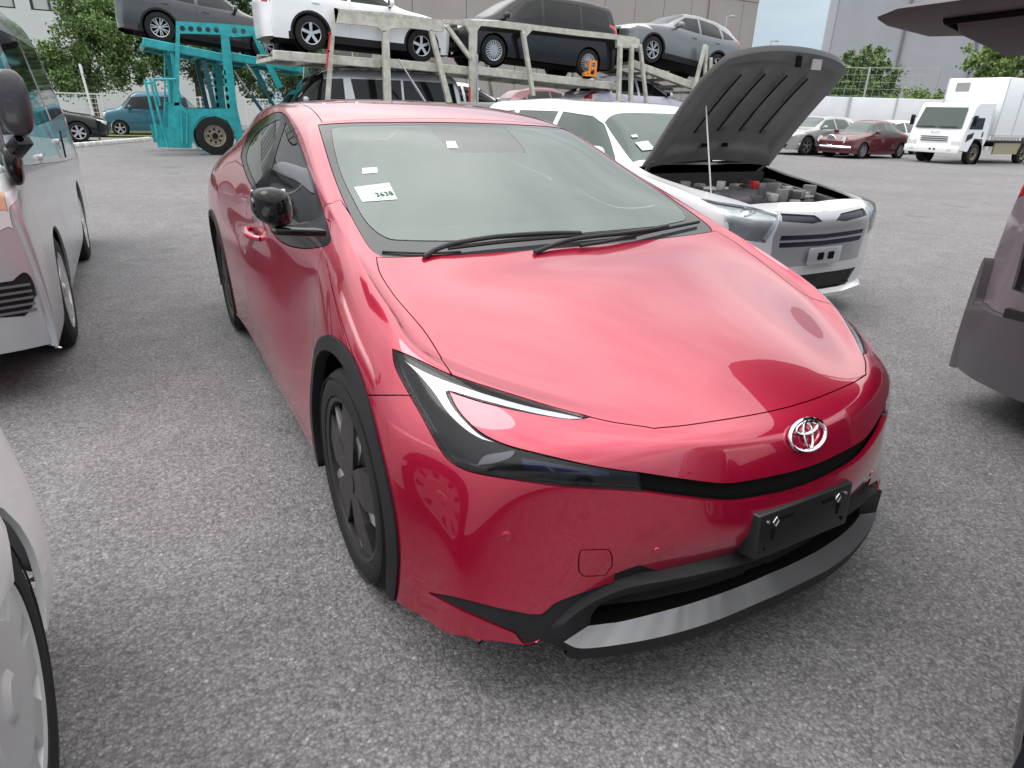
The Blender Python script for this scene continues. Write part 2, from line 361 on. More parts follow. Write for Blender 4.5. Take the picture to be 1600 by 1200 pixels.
# ------------------------------------------------------------------ wheels
RUB = mat('tyre_rubber', (.02, .02, .021), .8, var=.25, vscale=9, bump=.12, bscale=160, spec=.25)
DARK = mat('dark_cavity', (.006, .006, .006), .9, spec=.1)
TRIM = mat('textured_black_plastic', (.014, .014, .016), .5, bump=.12, bscale=700, var=.2, vscale=5, spec=.3)
BLK = mat('gloss_black', (.004, .004, .005), .09, spec=.42)
CHROME = mat('chrome', (.85, .86, .88), .1, 1)
ALLOY = mat('wheel_alloy', (.55, .56, .58), .28, .85)
WHITE_PL = mat('pale_plastic', (.62, .63, .62), .35, coat=.3)
def wheel(parent, x, y, R, side, style='five', rim=.66, wid=.21, tint=None, n=None, det=40, steer=0):
    """x = outer face, side = +1 when the outer face looks to +x"""
    rr = R*rim; S = Matrix.Translation((x, y, R)) @ Matrix.Rotation(steer, 4, 'Z') @ Matrix.Diagonal((side, 1, 1, 1))
    T = lambda p: S @ Vector(p)
    # the barrel carries the wheel, tyre and rim hang on it
    b = MB(); b.lathe([(0, -.09), (rr*.35, -.09), (rr*.9, -.12), (rr*.97, -.02), (rr*1.01, -.005), (rr*1.01, -wid), (0, -wid)], det, S)
    wo = b.obj('wheel', DARK, parent)
    t = MB(); t.lathe([(rr*.985, -.012), (rr*1.02, .002), (rr*1.1, .004), (rr+(R-rr)*.55, .003), (R*.965, -.012), (R*.992, -.03), (R, -.055), (R, -wid+.04), (R*.98, -wid+.012), (rr, -wid)], det, S)
    for k_ in range(3 if det > 55 else 0): t.lathe([(R*(.80+.06*k_), -.0005), (R*(.803+.06*k_), .0035), (R*(.81+.06*k_), .0035), (R*(.813+.06*k_), -.0005)], det, S)
    t.obj('tyre', RUB, wo)
    m = tint or ALLOY
    r = MB(); r.lathe([(rr*.93, -.05), (rr*.95, -.006), (rr*1.0, -.001), (rr*1.005, -.012)], det, S)
    def spoke(a, r0, w0, r1, w1, h0=-.012, h1=-.004, th=.03, mb=None, skew=0):
        ca, sa = math.cos(a), math.sin(a); cb, sb = math.cos(a+skew), math.sin(a+skew); pt = []
        for (rad_, wd, h, c, s_) in ((r0, w0, h0, ca, sa), (r1, w1, h1, cb, sb)):
            for q in (-1, 1):
                for dz in (0, -th): pt.append(T((h+dz, c*rad_-s_*wd*q/2, s_*rad_+c*wd*q/2)))
        (mb or r).add(pt, [(0, 2, 6, 4), (1, 5, 7, 3), (0, 4, 5, 1), (2, 3, 7, 6), (0, 1, 3, 2), (4, 6, 7, 5)])
    cap = 0
    if style == 'aero':
        bd = MB(); bd.cyl(T((-.075, 0, 0)), T((-.085, 0, 0)), rr*.66, 36); bd.obj('brake_disc', mat('brake_disc_steel', (.22, .21, .20), .35, .8), wo)
        for i in range(5):
            a = 2*PI*i/5+.35
            spoke(a, rr*.10, rr*.24, rr*.55, rr*.50, -.004, -.002); spoke(a, rr*.55, rr*.50, rr*.94, rr*.42, -.002, -.012)
            ac = MB(); spoke(a+.46, rr*.30, rr*.06, rr*.68, rr*.20, -.020, -.014, .012, ac); spoke(a+.46, rr*.68, rr*.20, rr*.93, rr*.05, -.014, -.016, .012, ac)
            ac.obj('rim_accent', SATINW, wo)
    elif style == 'split':      # n pairs of thin spokes
        n = n or 7
        for i in range(n):
            a = 2*PI*i/n
            for q in (-1, 1): spoke(a+q*.06, rr*.12, rr*.10, rr*.95, rr*.10, -.006, -.006, .025, skew=q*.10)
    elif style == 'five':
        n = n or 5
        for i in range(n): spoke(2*PI*i/n+.3, rr*.1, rr*.26, rr*.95, rr*.30, -.01, -.004)
    elif style == 'cap':        # plastic cover, wide spokes with slots near the edge
        n = n or 9; r.lathe([(0, .0), (rr*.16, 0), (rr*.22, -.010), (rr*.62, -.004), (rr*.66, -.012)], det, S)
        for i in range(n): spoke(2*PI*i/n, rr*.5, rr*.30, rr*.97, rr*.42, -.006, -.006, .02)
    elif style == 'steel':      # lorry wheel with hand holes
        r.lathe([(0, -.03), (rr*.3, -.03), (rr*.36, -.02), (rr*.42, -.06), (rr*.75, -.035), (rr*.80, -.06), (rr*.95, -.05)], det, S); 
        for i in range(n or 8):
            a = 2*PI*i/(n or 8); c, s_ = math.cos(a), math.sin(a)
            hb = MB(); hb.cyl(T((-.045, c*rr*.6, s_*rr*.6)), T((-.030, c*rr*.6, s_*rr*.6)), rr*.11, 10)
            hb.obj('hand_hole', DARK, wo)
        hc = MB(); hc.cyl(T((-.03, 0, 0)), T((.02, 0, 0)), rr*.27, 16); hc.obj('hub', BLK, wo)
    r.cyl(T((-.03, 0, 0)), T((-.001, 0, 0)), rr*.17, 16)
    r.obj('rim', m, wo, angle=30)
    return wo
SATINW = mat('machined_accent', (.62, .64, .66), .24, .8)
def superell(c, r, e=2.6, nu=28, nv=16, fn=None):
    rows = []
    for j in range(nv+1):
        ph = -PI/2+PI*j/nv; row = []
        for i in range(nu):
            th = 2*PI*i/nu; sp_ = lambda a: math.copysign(abs(a)**(2/e), a)
            x, y, z = sp_(math.cos(ph))*sp_(math.cos(th)), sp_(math.cos(ph))*sp_(math.sin(th)), sp_(math.sin(ph)); p = Vector((x*r[0], y*r[1], z*r[2]))
            if fn: p = fn(p)
            row.append(p+Vector(c))
        rows.append(row)
    return MB().loft(rows, True)
# ================================================================== other vehicles: one builder, a spec for each body
GLS = mat('dark_window_glass', (.008, .011, .012), .04, spec=.38)
GLSG = mat('green_window_glass', (.05, .075, .068), .04, spec=.55)
LAMPW = mat('clear_lamp', (.66, .68, .70), .22, .2, coat=.5); LAMPR = mat('red_lamp', (.38, .008, .012), .12, coat=1); LAMPO = mat('amber_lamp', (.75, .22, .03), .15, coat=1)
def paint(name, col, metal=.5, rough=.32): return mat(name, col, rough, metal, coat=1, coat_rough=.03)
P_SILV = paint('silver_paint', (.47, .50, .53)); P_WHITE = paint('white_paint', (.76, .78, .80), 0, .3); P_BLACK = mat('black_paint', (.005, .005, .008), .12, spec=.6)
P_GREY = paint('grey_paint', (.16, .17, .18)); P_DGREY = paint('dark_grey_paint', (.045, .048, .055)); P_PURP = paint('purple_grey_paint', (.24, .195, .225), .35, .42)
P_TEAL = paint('teal_blue_paint', (.02, .11, .16), .3); P_MAR = paint('maroon_paint', (.10, .012, .018), .2); P_LILAC = paint('lilac_white_paint', (.60, .60, .70), .1); P_DRED = paint('dark_red_paint', (.11, .012, .02), .3)
CL = {

 'suv': dict(L=4.6, W=1.85, H=1.67, fo=.93, wb=2.66, R=.36, top=[(-.80,.90),(-.5,1.01),(0,1.09),(.45,1.14),(1.25,1.59),(1.8,1.66),(2.6,1.65),(3.2,1.57),(3.5,1.40),(3.62,1.08)],
   belt=[(-.75,.84),(0,.98),(.6,1.04),(2.5,1.10),(3.5,1.15)], rail=[(-.75,.78),(.3,.84),(.6,.80),(1.25,.66),(2.6,.64),(3.5,.60)],
   glass=[[(.66,1.11),(1.22,1.46),(1.72,1.52),(1.72,1.10)],[(1.80,1.10),(1.80,1.53),(2.45,1.51),(2.62,1.44),(2.68,1.13)],[(2.76,1.14),(2.74,1.42),(3.05,1.34),(3.25,1.20)]],
   doors=[[(.42,.30),(.36,.80),(.62,1.08),(1.76,1.2),(1.76,.30)],[(1.70,.30),(1.70,1.2),(2.72,1.2),(2.74,.9),(2.40,.62),(2.32,.30)]], ws=(.50,1.22,.70,.60), rw=(2.0, .0), hood=(.44,.72,-.72),
   hl=[(.42,.84),(.60,.90),(.88,.93),(.90,.86),(.70,.78),(.45,.78)], grille=[(0,.86),(.40,.84),(.38,.64),(0,.60)], low=[(0,.46),(.62,.46),(.55,.30),(0,.30)], tl=[(.60,1.02),(.86,1.22),(.90,1.05),(.88,.88),(.62,.90)], cf=.34, cr=.22, clad=1),
 'minivan': dict(L=4.95, W=1.85, H=1.93, fo=.90, wb=3.0, R=.36, top=[(-.80,.98),(-.5,1.10),(-.1,1.18),(.9,1.76),(1.4,1.88),(3.0,1.92),(3.7,1.87),(3.92,1.70),(4.0,1.12)],
   belt=[(-.8,.92),(0,1.04),(.5,1.08),(3.9,1.18)], rail=[(-.8,.8),(-.1,.84),(.9,.73),(3.9,.70)],
   glass=[[(.50,1.15),(1.0,1.62),(1.42,1.72),(1.42,1.12)],[(1.50,1.12),(1.5,1.73),(2.65,1.76),(2.65,1.14)],[(2.73,1.15),(2.73,1.76),(3.55,1.72),(3.70,1.2)]],
   doors=[[(.38,.30),(.36,.8),(.46,1.1),(1.46,1.3),(1.46,.30)],[(1.42,.30),(1.42,1.3),(2.69,1.3),(2.69,.8),(2.55,.30)]], ws=(-.02,.92,.80,.66), rw=(2.0,0), hood=(-.06,.74,-.70),
   hl=[(.50,.90),(.90,.98),(.90,.88),(.55,.78)], grille=[(0,.96),(.48,.92),(.46,.38),(0,.36)], low=[(0,.32),(.5,.32),(.5,.22),(0,.22)], tl=[(.70,1.0),(.86,1.5),(.92,1.5),(.92,.98)], cf=.28, cr=.16, clad=0),
 'van': dict(L=4.695, W=1.695, H=1.98, fo=1.0, wb=2.57, R=.325, top=[(-.96,.98),(-.80,1.12),(-.2,1.72),(.15,1.91),(.6,1.97),(1.8,1.98),(3.2,1.97),(3.55,1.93),(3.66,1.6),(3.69,1.05)],
   belt=[(-.93,.93),(-.5,1.12),(0,1.16),(3.69,1.2)], rail=[(-.93,.80),(-.5,.84),(.1,.80),(3.6,.80)],
   glass=[[(-.58,1.20),(-.28,1.54),(-.02,1.70),(.52,1.74),(.52,1.18)],[(.78,1.20),(.70,1.74),(1.98,1.76),(1.98,1.20)],[(2.04,1.20),(2.04,1.76),(3.42,1.75),(3.50,1.23)]],
   doors=[[(-.55,.36),(-.62,1.1),(-.40,1.3),(.58,1.3),(.58,.30),(.38,.30)],[(.68,.30),(.68,1.3),(2.0,1.3),(2.0,.5),(1.98,.30)]], ws=(-.76,.06,.84,.74), rw=(2,0), hood=(-.80,.80,-.94),
   hl=[(.46,.88),(.50,1.0),(.80,1.05),(.842,1.03),(.842,.83),(.60,.80)], grille=[(0,.90),(.42,.88),(.42,.74),(0,.74)], low=[(0,.55),(.5,.55),(.5,.40),(0,.40)], tl=[(.74,.75),(.74,1.15),(.84,1.15),(.84,.75)], cf=.16, cr=.10, clad=0),
 'hatch': dict(L=4.35, W=1.70, H=1.49, fo=.85, wb=2.6, R=.31, top=[(-.74,.74),(-.4,.86),(.25,.97),(1.1,1.40),(1.6,1.48),(2.3,1.47),(2.9,1.33),(3.25,1.06),(3.36,.95)],
   belt=[(-.7,.68),(0,.83),(.4,.88),(3.0,.98)], rail=[(-.7,.78),(.3,.82),(1.1,.66),(2.9,.60),(3.3,.62)],
   glass=[[(.50,.95),(1.1,1.30),(1.62,1.37),(1.62,.94)],[(1.70,.94),(1.70,1.37),(2.3,1.35),(2.62,1.20),(2.64,.98)],[(2.70,1.0),(2.70,1.16),(2.95,1.04)]],
   doors=[[(.40,.24),(.36,.7),(.5,.93),(1.66,1.05),(1.66,.24)],[(1.60,.24),(1.60,1.05),(2.66,1.05),(2.62,.7),(2.3,.5),(2.24,.24)]], ws=(.30,1.05,.72,.60), rw=(2,0), hood=(.26,.68,-.66),
   hl=[(.45,.66),(.78,.74),(.82,.66),(.60,.56)], grille=[(0,.62),(.38,.62),(.36,.52),(0,.50)], low=[(0,.40),(.6,.38),(.5,.24),(0,.24)], tl=[(.58,.86),(.80,.98),(.82,.84),(.78,.74),(.60,.76)], cf=.32, cr=.22, clad=0),
 'kei': dict(L=3.4, W=1.475, H=1.62, fo=.52, wb=2.42, R=.28, top=[(-.46,.86),(-.2,.98),(.10,1.03),(.55,1.48),(.9,1.60),(2.3,1.60),(2.68,1.50),(2.80,1.0)],
   belt=[(-.44,.80),(.1,.92),(2.8,.98)], rail=[(-.44,.8),(.1,.84),(.55,.76),(2.7,.74)],
   glass=[[(.24,.98),(.58,1.40),(1.12,1.45),(1.12,.97)],[(1.20,.97),(1.20,1.45),(2.05,1.45),(2.05,.99)],[(2.12,1.0),(2.12,1.44),(2.58,1.42),(2.62,1.02)]],
   doors=[[(.3,.26),(.2,.8),(.25,1.0),(1.16,1.1),(1.16,.26)],[(1.12,.26),(1.12,1.1),(2.08,1.1),(2.08,.6),(2.02,.26)]], ws=(.14,.56,.66,.58), rw=(2,0), hood=(.10,.6,-.40),
   hl=[(.42,.70),(.44,.84),(.68,.84),(.70,.68)], grille=[(0,.80),(.36,.80),(.36,.66),(0,.66)], low=[(0,.42),(.5,.42),(.5,.30),(0,.30)], tl=[(.58,.80),(.58,1.1),(.72,1.1),(.72,.80)], cf=.16, cr=.10, clad=0),
 'wagon': dict(L=4.25, W=1.69, H=1.51, fo=.83, wb=2.55, R=.30, top=[(-.72,.84),(-.5,.89),(0,.96),(.34,1.02),(1.0,1.38),(1.3,1.47),(2.2,1.51),(3.15,1.48),(3.34,1.36),(3.41,1.0)],
   belt=[(-.7,.78),(0,.89),(.5,.94),(3.4,.98)], rail=[(-.7,.80),(.3,.84),(1.0,.72),(3.3,.70)],
   glass=[[(.60,1.0),(1.02,1.29),(1.20,1.35),(1.66,1.38),(1.66,.98)],[(1.74,.98),(1.74,1.38),(2.45,1.38),(2.52,1.0)],[(2.60,1.01),(2.56,1.38),(3.12,1.35),(3.24,1.03)]],
   doors=[[(.40,.26),(.38,.7),(.50,.97),(1.70,1.1),(1.70,.26)],[(1.62,.26),(1.62,1.1),(2.55,1.1),(2.5,.7),(2.3,.5),(2.24,.26)]], ws=(.40,1.03,.74,.62), rw=(2,0), hood=(.36,.72,-.69),
   hl=[(.47,.79),(.60,.83),(.785,.855),(.80,.74),(.75,.64),(.55,.61)], grille=[(0,.58),(.44,.58),(.43,.53),(0,.53)], low=[(0,.36),(.50,.36),(.42,.22),(0,.22)], tl=[(.66,.7),(.66,1.0),(.8,1.0),(.8,.7)], cf=.26, cr=.12, clad=0),
 'retro': dict(L=4.1, W=1.67, H=1.44, fo=1.0, wb=2.43, R=.30, top=[(-.90,.74),(-.5,.86),(.2,.94),(.85,1.34),(1.3,1.43),(1.9,1.42),(2.4,1.26),(2.75,1.02),(3.05,.86)],
   belt=[(-.85,.66),(0,.80),(.3,.86),(2.6,.92),(3.0,.82)], rail=[(-.85,.60),(.1,.74),(.85,.62),(2.4,.60),(3.0,.55)],
   glass=[[(.38,.92),(.88,1.26),(1.38,1.32),(1.38,.91)],[(1.46,.91),(1.46,1.32),(1.95,1.30),(2.32,1.12),(2.34,.93)]],
   doors=[[(.34,.26),(.30,.7),(.42,.92),(1.42,1.05),(1.42,.26)],[(1.38,.26),(1.38,1.05),(2.36,1.05),(2.32,.7),(2.1,.5),(2.04,.26)]], ws=(.24,.82,.66,.56), rw=(2,0), hood=(.20,.56,-.80),
   hl=None, grille=None, low=[(0,.34),(.5,.34),(.45,.26),(0,.26)], tl=[(.6,.62),(.6,.82),(.7,.82),(.7,.62)], cf=.40, cr=.40, clad=0),
}
mat_lens = clear_mat('clear_lens', (.85, .88, .9), .03)
CL['minivan_round'] = dict(CL['minivan'], cr=.30, tl=[(.74,1.12),(.86,1.5),(.92,1.5),(.91,1.10)], cf=.28, top=[(-.80,.98),(-.5,1.10),(-.1,1.18),(.9,1.76),(1.4,1.88),(3.0,1.92),(3.55,1.87),(3.78,1.66),(3.95,1.15)])
def gen_rows(c):
    hw = c['W']/2; yf = -c['fo']; yr = c['L']-c['fo']; top, belt, rail = c['top'], c['belt'], c['rail']
    I = lambda T, y: float(np.interp(y, [t[0] for t in T], [t[1] for t in T]))
    y0, y1 = yf+c['cf'], yr-c['cr']
    ys = sorted(set([y0, y1]+[t[0] for t in top if y0+.12 < t[0] < y1-.12])); out = [ys[0]]
    for y in ys[1:]:
        n = int((y-out[-1])/.55)
        for k in range(n): out.append(out[-1]+(y-out[-1])/(n+1-k))
        out.append(y)
    zb_ = .20*c['H']/1.6
    def sec(y, yy=None):
        zt, zb, sr = I(top, y), I(belt, y), I(rail, y)*hw; zb = min(zb, zt-.07); cab = max(0, min(1, (zt-zb-.12)/.25)); sb = hw*(.955)
        d = .02+.065*cab; zr = zt-d
        return [(0, y, zt), (sr*.45, y, zt-.004), (sr*.82, y, zt-.02), (sr, y, zr-.01), ((sr*.45+sb*.55), y, zb+(zr-zb)*(.5+.0*cab)), (sb, y, zb), (hw*.985, y, zb*.72+.2*.28), (hw, y, zb*.48+.2*.52), (hw*.998, y, zb*.22+.2*.78), (hw*.98, y, zb_)]
    a = np.array([0, .30, .55, .76, .87, .925, .955, .975, .99, .985]); g = np.array([0, 0, .02, .06, .2, .38, .58, .76, .9, 1.])
    def face(t, front, base):
        rows = []; ye, cc = (yf, c['cf']) if front else (yr, -c['cr'])
        for i in range(10):
            s = a[i]*hw; y = ye+cc*(a[i]**4)*.9; z0 = base[i][2]; z = z0+(zb_+.02-z0)*t
            z = max(z, zb_); s2 = s*(1-.05*t if i > 6 else 1)
            if t > .9: y += (.03 if front else -.03)
            rows.append((s2, y, z))
        return rows
    ztf = I(top, yf+.12); F0 = sec(y0); F0f = [(p[0], p[1], min(p[2], ztf-.03-.0*i) if i < 5 else p[2]) for i, p in enumerate(F0)]
    R0 = sec(y1); ztr = top[-1][1]; R0f = [(p[0], p[1], min(p[2], ztr)) for p in R0]
    rows = [face(t, False, R0f) for t in (1, .66, .33, .04)]+[sec(y) for y in reversed(out)]+[face(t, True, F0f) for t in (.06, .33, .66, 1)]
    return rows
def scaled(cls, L=None, W=None, H=None):
    c = dict(CL[cls]); a = (L or c['L'])/c['L']; b = (W or c['W'])/c['W']; h = (H or c['H'])/c['H']
    S = lambda T, p, q: [(x*p, y*q) for x, y in T] if T else T
    c['L'] *= a; c['W'] *= b; c['H'] *= h; c['fo'] *= a; c['wb'] *= a; c['cf'] *= a; c['cr'] *= a
    c['top'] = S(c['top'], a, h); c['belt'] = S(c['belt'], a, h); c['rail'] = [(x*a, y) for x, y in c['rail']]
    c['glass'] = [S(g, a, h) for g in c['glass']]; c['doors'] = [S(g, a, h) for g in c['doors']]
    for k in ('hl', 'grille', 'low', 'tl'): c[k] = S(c[k], b, h)
    w = c['ws']; c['ws'] = (w[0]*a, w[1]*a, w[2]*b, w[3]*b); w = c['hood']; c['hood'] = (w[0]*a, w[1]*b, w[2]*a); c['sc'] = (a, b, h); return c
def vehicle(name, label, cls, pm, loc, rz=0, cat='car', wheel_style='five', rim=.66, L=None, W=None, H=None, cell=.06, R=None, rx=0, group=None, glass=None, tint=None, drop=(), bits=(), mirrors=True, det=28, wn=None, inner=False, deep=False, skirt=None):
    c = scaled(cls, L, W, H); R = R or c['R']; sf = Surf(gen_rows(c), 2, (5, 4)); t = thing(name, label, cat, loc, rz, group)
    t.rotation_euler = (rx, 0, rz); V = sf.view; hw = c['W']/2; glass = glass or GLS
    SDv = lambda P, st=.12: V('side', crom([tuple(p)+(1,) for p in P], st)); reg = []
    hf = lambda q: q+[np.array([q[-1][0], -.3]), np.array([q[0][0], -.3])]
    wy0, wy1, ws0, ws1 = c['ws']
    reg.append(('windscreen', hf(V('top', crom([(0, wy0, 1), (ws0*.6, wy0+.015), (ws0*.96, wy0+.07, 1), (ws1*.97, wy1, 1), (0, wy1-.01, 1)], .12, False)))))
    cov = c['top'][-1][1]; yr = c['L']-c['fo']; zt = float(np.interp(yr-c['cr']-.2, [p[0] for p in c['top']], [p[1] for p in c['top']]))
    reg.append(('back_window', hf(V('rear', crom([(0, cov+(.06), 1), (hw*.62, cov+.07, 1), (hw*.56, min(zt, c['H']*.94)-.10, 1), (0, min(zt, c['H']*.94)-.08, 1)], .12, False)))))
    for i, g in enumerate(c['glass']): reg.append(('glass%d' % i, SDv(g)))
    for y in (0, c['wb']): reg.append(('hole', V('side', circ(y, R+.0, R*1.13, n=26))))
    if c['clad']:
        for y in (0, c['wb']): reg.append(('clad', V('side', circ(y, R, R*1.27, n=26))))
        reg.append(('clad', SDv([(-.5, .36), (c['wb']+.5, .36), (c['wb']+.5, .0), (-.5, .0)], .2)))
    FR = lambda P, k='front': hf(V(k, crom([tuple(p)+(1,) for p in P], .08, False)))
    closed = lambda P, k: V(k, crom([tuple(p)+(1,) for p in P], .08))
    for b in bits:
        if b[0] == 'indicator_lamp': reg.append((b[0], closed(b[2], b[1])))
    if c['hl']: reg.append(('hl', closed(c['hl'], 'front')))
    if c['grille'] and 'grille' not in drop: reg.append(('grille', FR(c['grille'])))
    if c['low']: reg.append(('low', FR(c['low'])))
    if c['tl']: reg.append(('tl', closed(c['tl'], 'rear')))
    for b in bits:
      if b[0] != 'indicator_lamp': reg.append((b[0], closed(b[2], b[1]) if not b[3] else FR(b[2], b[1])))
    if skirt:
        q = V('side', [(skirt[0]+.0, skirt[1]), (skirt[0]+.12, skirt[1]), (skirt[0]+.24, skirt[1])])+V('rear', [(hw*k_, skirt[1]) for k_ in (.93, .86, .75, .5, .25, .02)])
        reg.append(('rear_bumper', q+[np.array([q[-1][0], -.3]), np.array([-.5, -.3]), np.array([-.5, sf.V+.5]), np.array([q[0][0]-.15, sf.V+.5])]))
    h0, hs, h1 = c['hood']
    reg.append(('hood', hf(V('top', crom([(0, h0-.02, 1), (hs, h0+.03, 1), (hs*.96, (h0+h1)/2), (hs*.80, h1+.06, 1), (0, h1, 1)], .1, False)))))
    for i, d in enumerate(c['doors']): reg.append(('door%d' % i, SDv(d)))
    sp = Split(sf, reg, cell=cell); pc = lambda n, o, m, **k: (sp.piece(n, o, m, t, **k) if not any(x in drop for x in n) else None)
    pr = lambda n, o, m, **k: [sp.piece(n, o, m, t, side=g, **k) for g in (-1, 1)] if not any(x in drop for x in n) else None
    gp = max(.0025, cell*.05)
    pc(['body'], 'body_shell', pm, gap=0 if cell > .05 else .0015); pc(['hood'], 'bonnet', pm, gap=gp*.6)
    for i in range(len(c['doors'])): pr(['door%d' % i], 'front_door' if i == 0 else 'rear_door', pm, gap=gp*.6)
    for i in range(len(c['glass'])): pr(['glass%d' % i], ['front_window', 'rear_window', 'quarter_window'][i], glass, gap=gp, off=-.004, flange=.01)
    pc(['windscreen'], 'windscreen', glass, off=-.003, gap=gp); pc(['back_window'], 'back_window', glass, off=-.003, gap=gp)
    if c['clad']: pr(['clad'], 'lower_cladding', TRIM, off=.008, gap=0, flange=.05)
    if c['hl'] and not deep: pr(['hl'], 'headlight', LAMPW, gap=gp*.5, off=.002)
    if c['hl'] and deep:
        for g in (-1, 1): h_ = sp.piece(['hl'], 'headlight', mat('lamp_bowl_pale', (.80, .82, .85), .3, .4), t, side=g, off=-.022, flange=0, gap=0); sp.piece(['hl'], 'lens', mat_lens, h_, side=g, off=.001, gap=gp*.5, flange=.03)
    if c['grille']: pc(['grille'], 'grille', BLK if not isinstance(c.get('gm'), object) else BLK, gap=0, off=-.004)
    if c['low']: pc(['low'], 'lower_grille', TRIM, gap=0, off=-.004)
    if c['tl']: pr(['tl'], 'tail_light', LAMPR, gap=gp*.5, off=.003)
    if skirt: pc(['rear_bumper'], 'rear_bumper', skirt[2], off=skirt[3], gap=.001, flange=skirt[3]+.012)
    done = set()
    for b in bits:
        if len(b) > 6:
            if b[0] not in done: done.add(b[0]); pc([b[0]], b[0], b[4], off=b[5], gap=.001, flange=.06)
        elif b[3]: pc([b[0]], b[0], b[4], off=b[5], gap=.001)
        else: pr([b[0]], b[0], b[4], off=b[5], gap=.001)
    keep = [n for n in set(sp.names) if n not in ('hole', 'windscreen', 'back_window', 'hl') and not n.startswith('glass') and n not in drop]+['body']
    if inner: sp.piece(keep, 'inner_shell', DARK, t, off=-.02, flange=0, gap=0)
    MB().box((0, c['wb']/2, .24), (c['W']*.82, c['L']*.84, .06)).obj('floor_pan', DARK, t)
    for sx in (-1, 1):
        for y in (0, c['wb']):
            MB().lathe([(R*1.14, 0), (R*1.14, -.24), (.05, -.25)], 16, Matrix.Translation((sx*(hw-.03), y, R)) @ Matrix.Diagonal((sx, 1, 1, 1)), -1.5, 1.5).obj('wheel_liner', DARK, t)
            wheel(t, sx*(hw-.012), y, R, sx, wheel_style, rim, .2, tint, wn, det)
    if mirrors:
        yb = c['ws'][0]+.30*(c['sc'][0]); zb = float(np.interp(yb, [p[0] for p in c['belt']], [p[1] for p in c['belt']]))+.10
        for sx in (-1, 1):
            m_ = superell((sx*(hw+.09), yb, zb+.02), (.10, .06, .075), 3, 14, 8).obj('door_mirror', pm, t); MB().box((sx*(hw+.09), yb+.056, zb+.02), (.15, .006, .10)).obj('mirror_glass', mat('mirror_glass', (.8, .82, .82), .03, 1), m_)
            MB().beam((sx*(hw+.03), yb, zb-.04), (sx*(hw-.10), yb-.02, zb-.06), .06, .03).obj('mirror_arm', BLK, m_)
    for i, d in enumerate(c['doors']):
        yh = max(p[0] for p in d)-.22; zh = float(np.interp(yh, [p[0] for p in c['belt']], [p[1] for p in c['belt']]))-.12; q = sf.view('side', [(yh, zh)])[0]; s_ = sf.ev([q[0]], [q[1]])[0][0]
        for sx in (-1, 1): MB().box((sx*(s_+.012), yh, zh), (.03, .17, .03)).obj('door_handle', pm, t, bevel=.008)
    return t, c, sf, sp
# ================================================================== the lot
def asphalt():
    m = bpy.data.materials.new('asphalt'); m.use_nodes = True; nt = m.node_tree; N, L = nt.nodes, nt.links; b = N['Principled BSDF']; b.inputs['Roughness'].default_value = .85; b.inputs['Specular IOR Level'].default_value = .35
    tc = N.new('ShaderNodeTexCoord'); O = tc.outputs['Object']
    def noise(sc, det=4, ro=.6):
        n = N.new('ShaderNodeTexNoise'); n.inputs['Scale'].default_value = sc; n.inputs['Detail'].default_value = det; n.inputs['Roughness'].default_value = ro; L.new(O, n.inputs['Vector']); return n
    def voro(sc, feat='F1'):
        n = N.new('ShaderNodeTexVoronoi'); n.inputs['Scale'].default_value = sc; n.feature = feat; L.new(wv.outputs[0], n.inputs['Vector']); return n
    def mr(x, a, c_, d, e):
        n = N.new('ShaderNodeMapRange'); [n.inputs[i].__setattr__('default_value', v) for i, v in ((1, a), (2, c_), (3, d), (4, e))]; L.new(x, n.inputs[0]); return n.outputs[0]
    def math_(op, a, c_):
        n = N.new('ShaderNodeMath'); n.operation = op; 
        for i, x in enumerate((a, c_)):
            if isinstance(x, (int, float)): n.inputs[i].default_value = x
            else: L.new(x, n.inputs[i])
        return n.outputs[0]
    wob = noise(60, 2); wv = N.new('ShaderNodeVectorMath'); wv.operation = 'MULTIPLY_ADD'; L.new(wob.outputs['Color'], wv.inputs[0]); wv.inputs[1].default_value = (.012,)*3; L.new(O, wv.inputs[2])
    v1 = voro(110); v2 = voro(210); sepc = N.new('ShaderNodeSeparateColor'); L.new(v1.outputs['Color'], sepc.inputs[0]); n1 = noise(38, 5, .7); n2 = noise(.35, 6, .65); n3 = noise(5, 5, .6); n4 = noise(260, 3)
    stone = mr(v1.outputs['Distance'], .2, .8, 1.08, .62); tone = mr(sepc.outputs[0], 0, 1, .72, 1.28)
    val = math_('MULTIPLY', stone, tone); val = math_('MULTIPLY', val, mr(n1.outputs[0], .3, .7, .72, 1.28)); val = math_('MULTIPLY', val, mr(n2.outputs[0], .3, .7, .86, 1.12)); val = math_('MULTIPLY', val, mr(n3.outputs[0], .3, .7, .88, 1.12)); val = math_('MULTIPLY', val, mr(n4.outputs[0], .3, .7, .85, 1.15))
    white = mr(sepc.outputs[1], .990, .995, 0, .13); ns = noise(1.3, 3, .5); val = math_('MULTIPLY', val, mr(ns.outputs[0], .26, .36, .72, 1.0)); val = math_('MULTIPLY', val, .205); val = math_('ADD', val, white)
    cc = N.new('ShaderNodeCombineColor'); L.new(math_('MULTIPLY', val, 1.01), cc.inputs[0]); L.new(math_('MULTIPLY', val, .99), cc.inputs[1]); L.new(math_('MULTIPLY', val, 1.025), cc.inputs[2]); L.new(cc.outputs[0], b.inputs['Base Color'])
    h = math_('MULTIPLY', v1.outputs['Distance'], -.55); h = math_('ADD', h, math_('MULTIPLY', v2.outputs['Distance'], -.35)); h = math_('ADD', h, math_('MULTIPLY', n1.outputs[0], 1.9)); h = math_('ADD', h, math_('MULTIPLY', n4.outputs[0], .3))
    bp = N.new('ShaderNodeBump'); bp.inputs['Strength'].default_value = .9; bp.inputs['Distance'].default_value = .006; L.new(h, bp.inputs['Height']); L.new(bp.outputs[0], b.inputs['Normal']); return m
ASPH = asphalt()
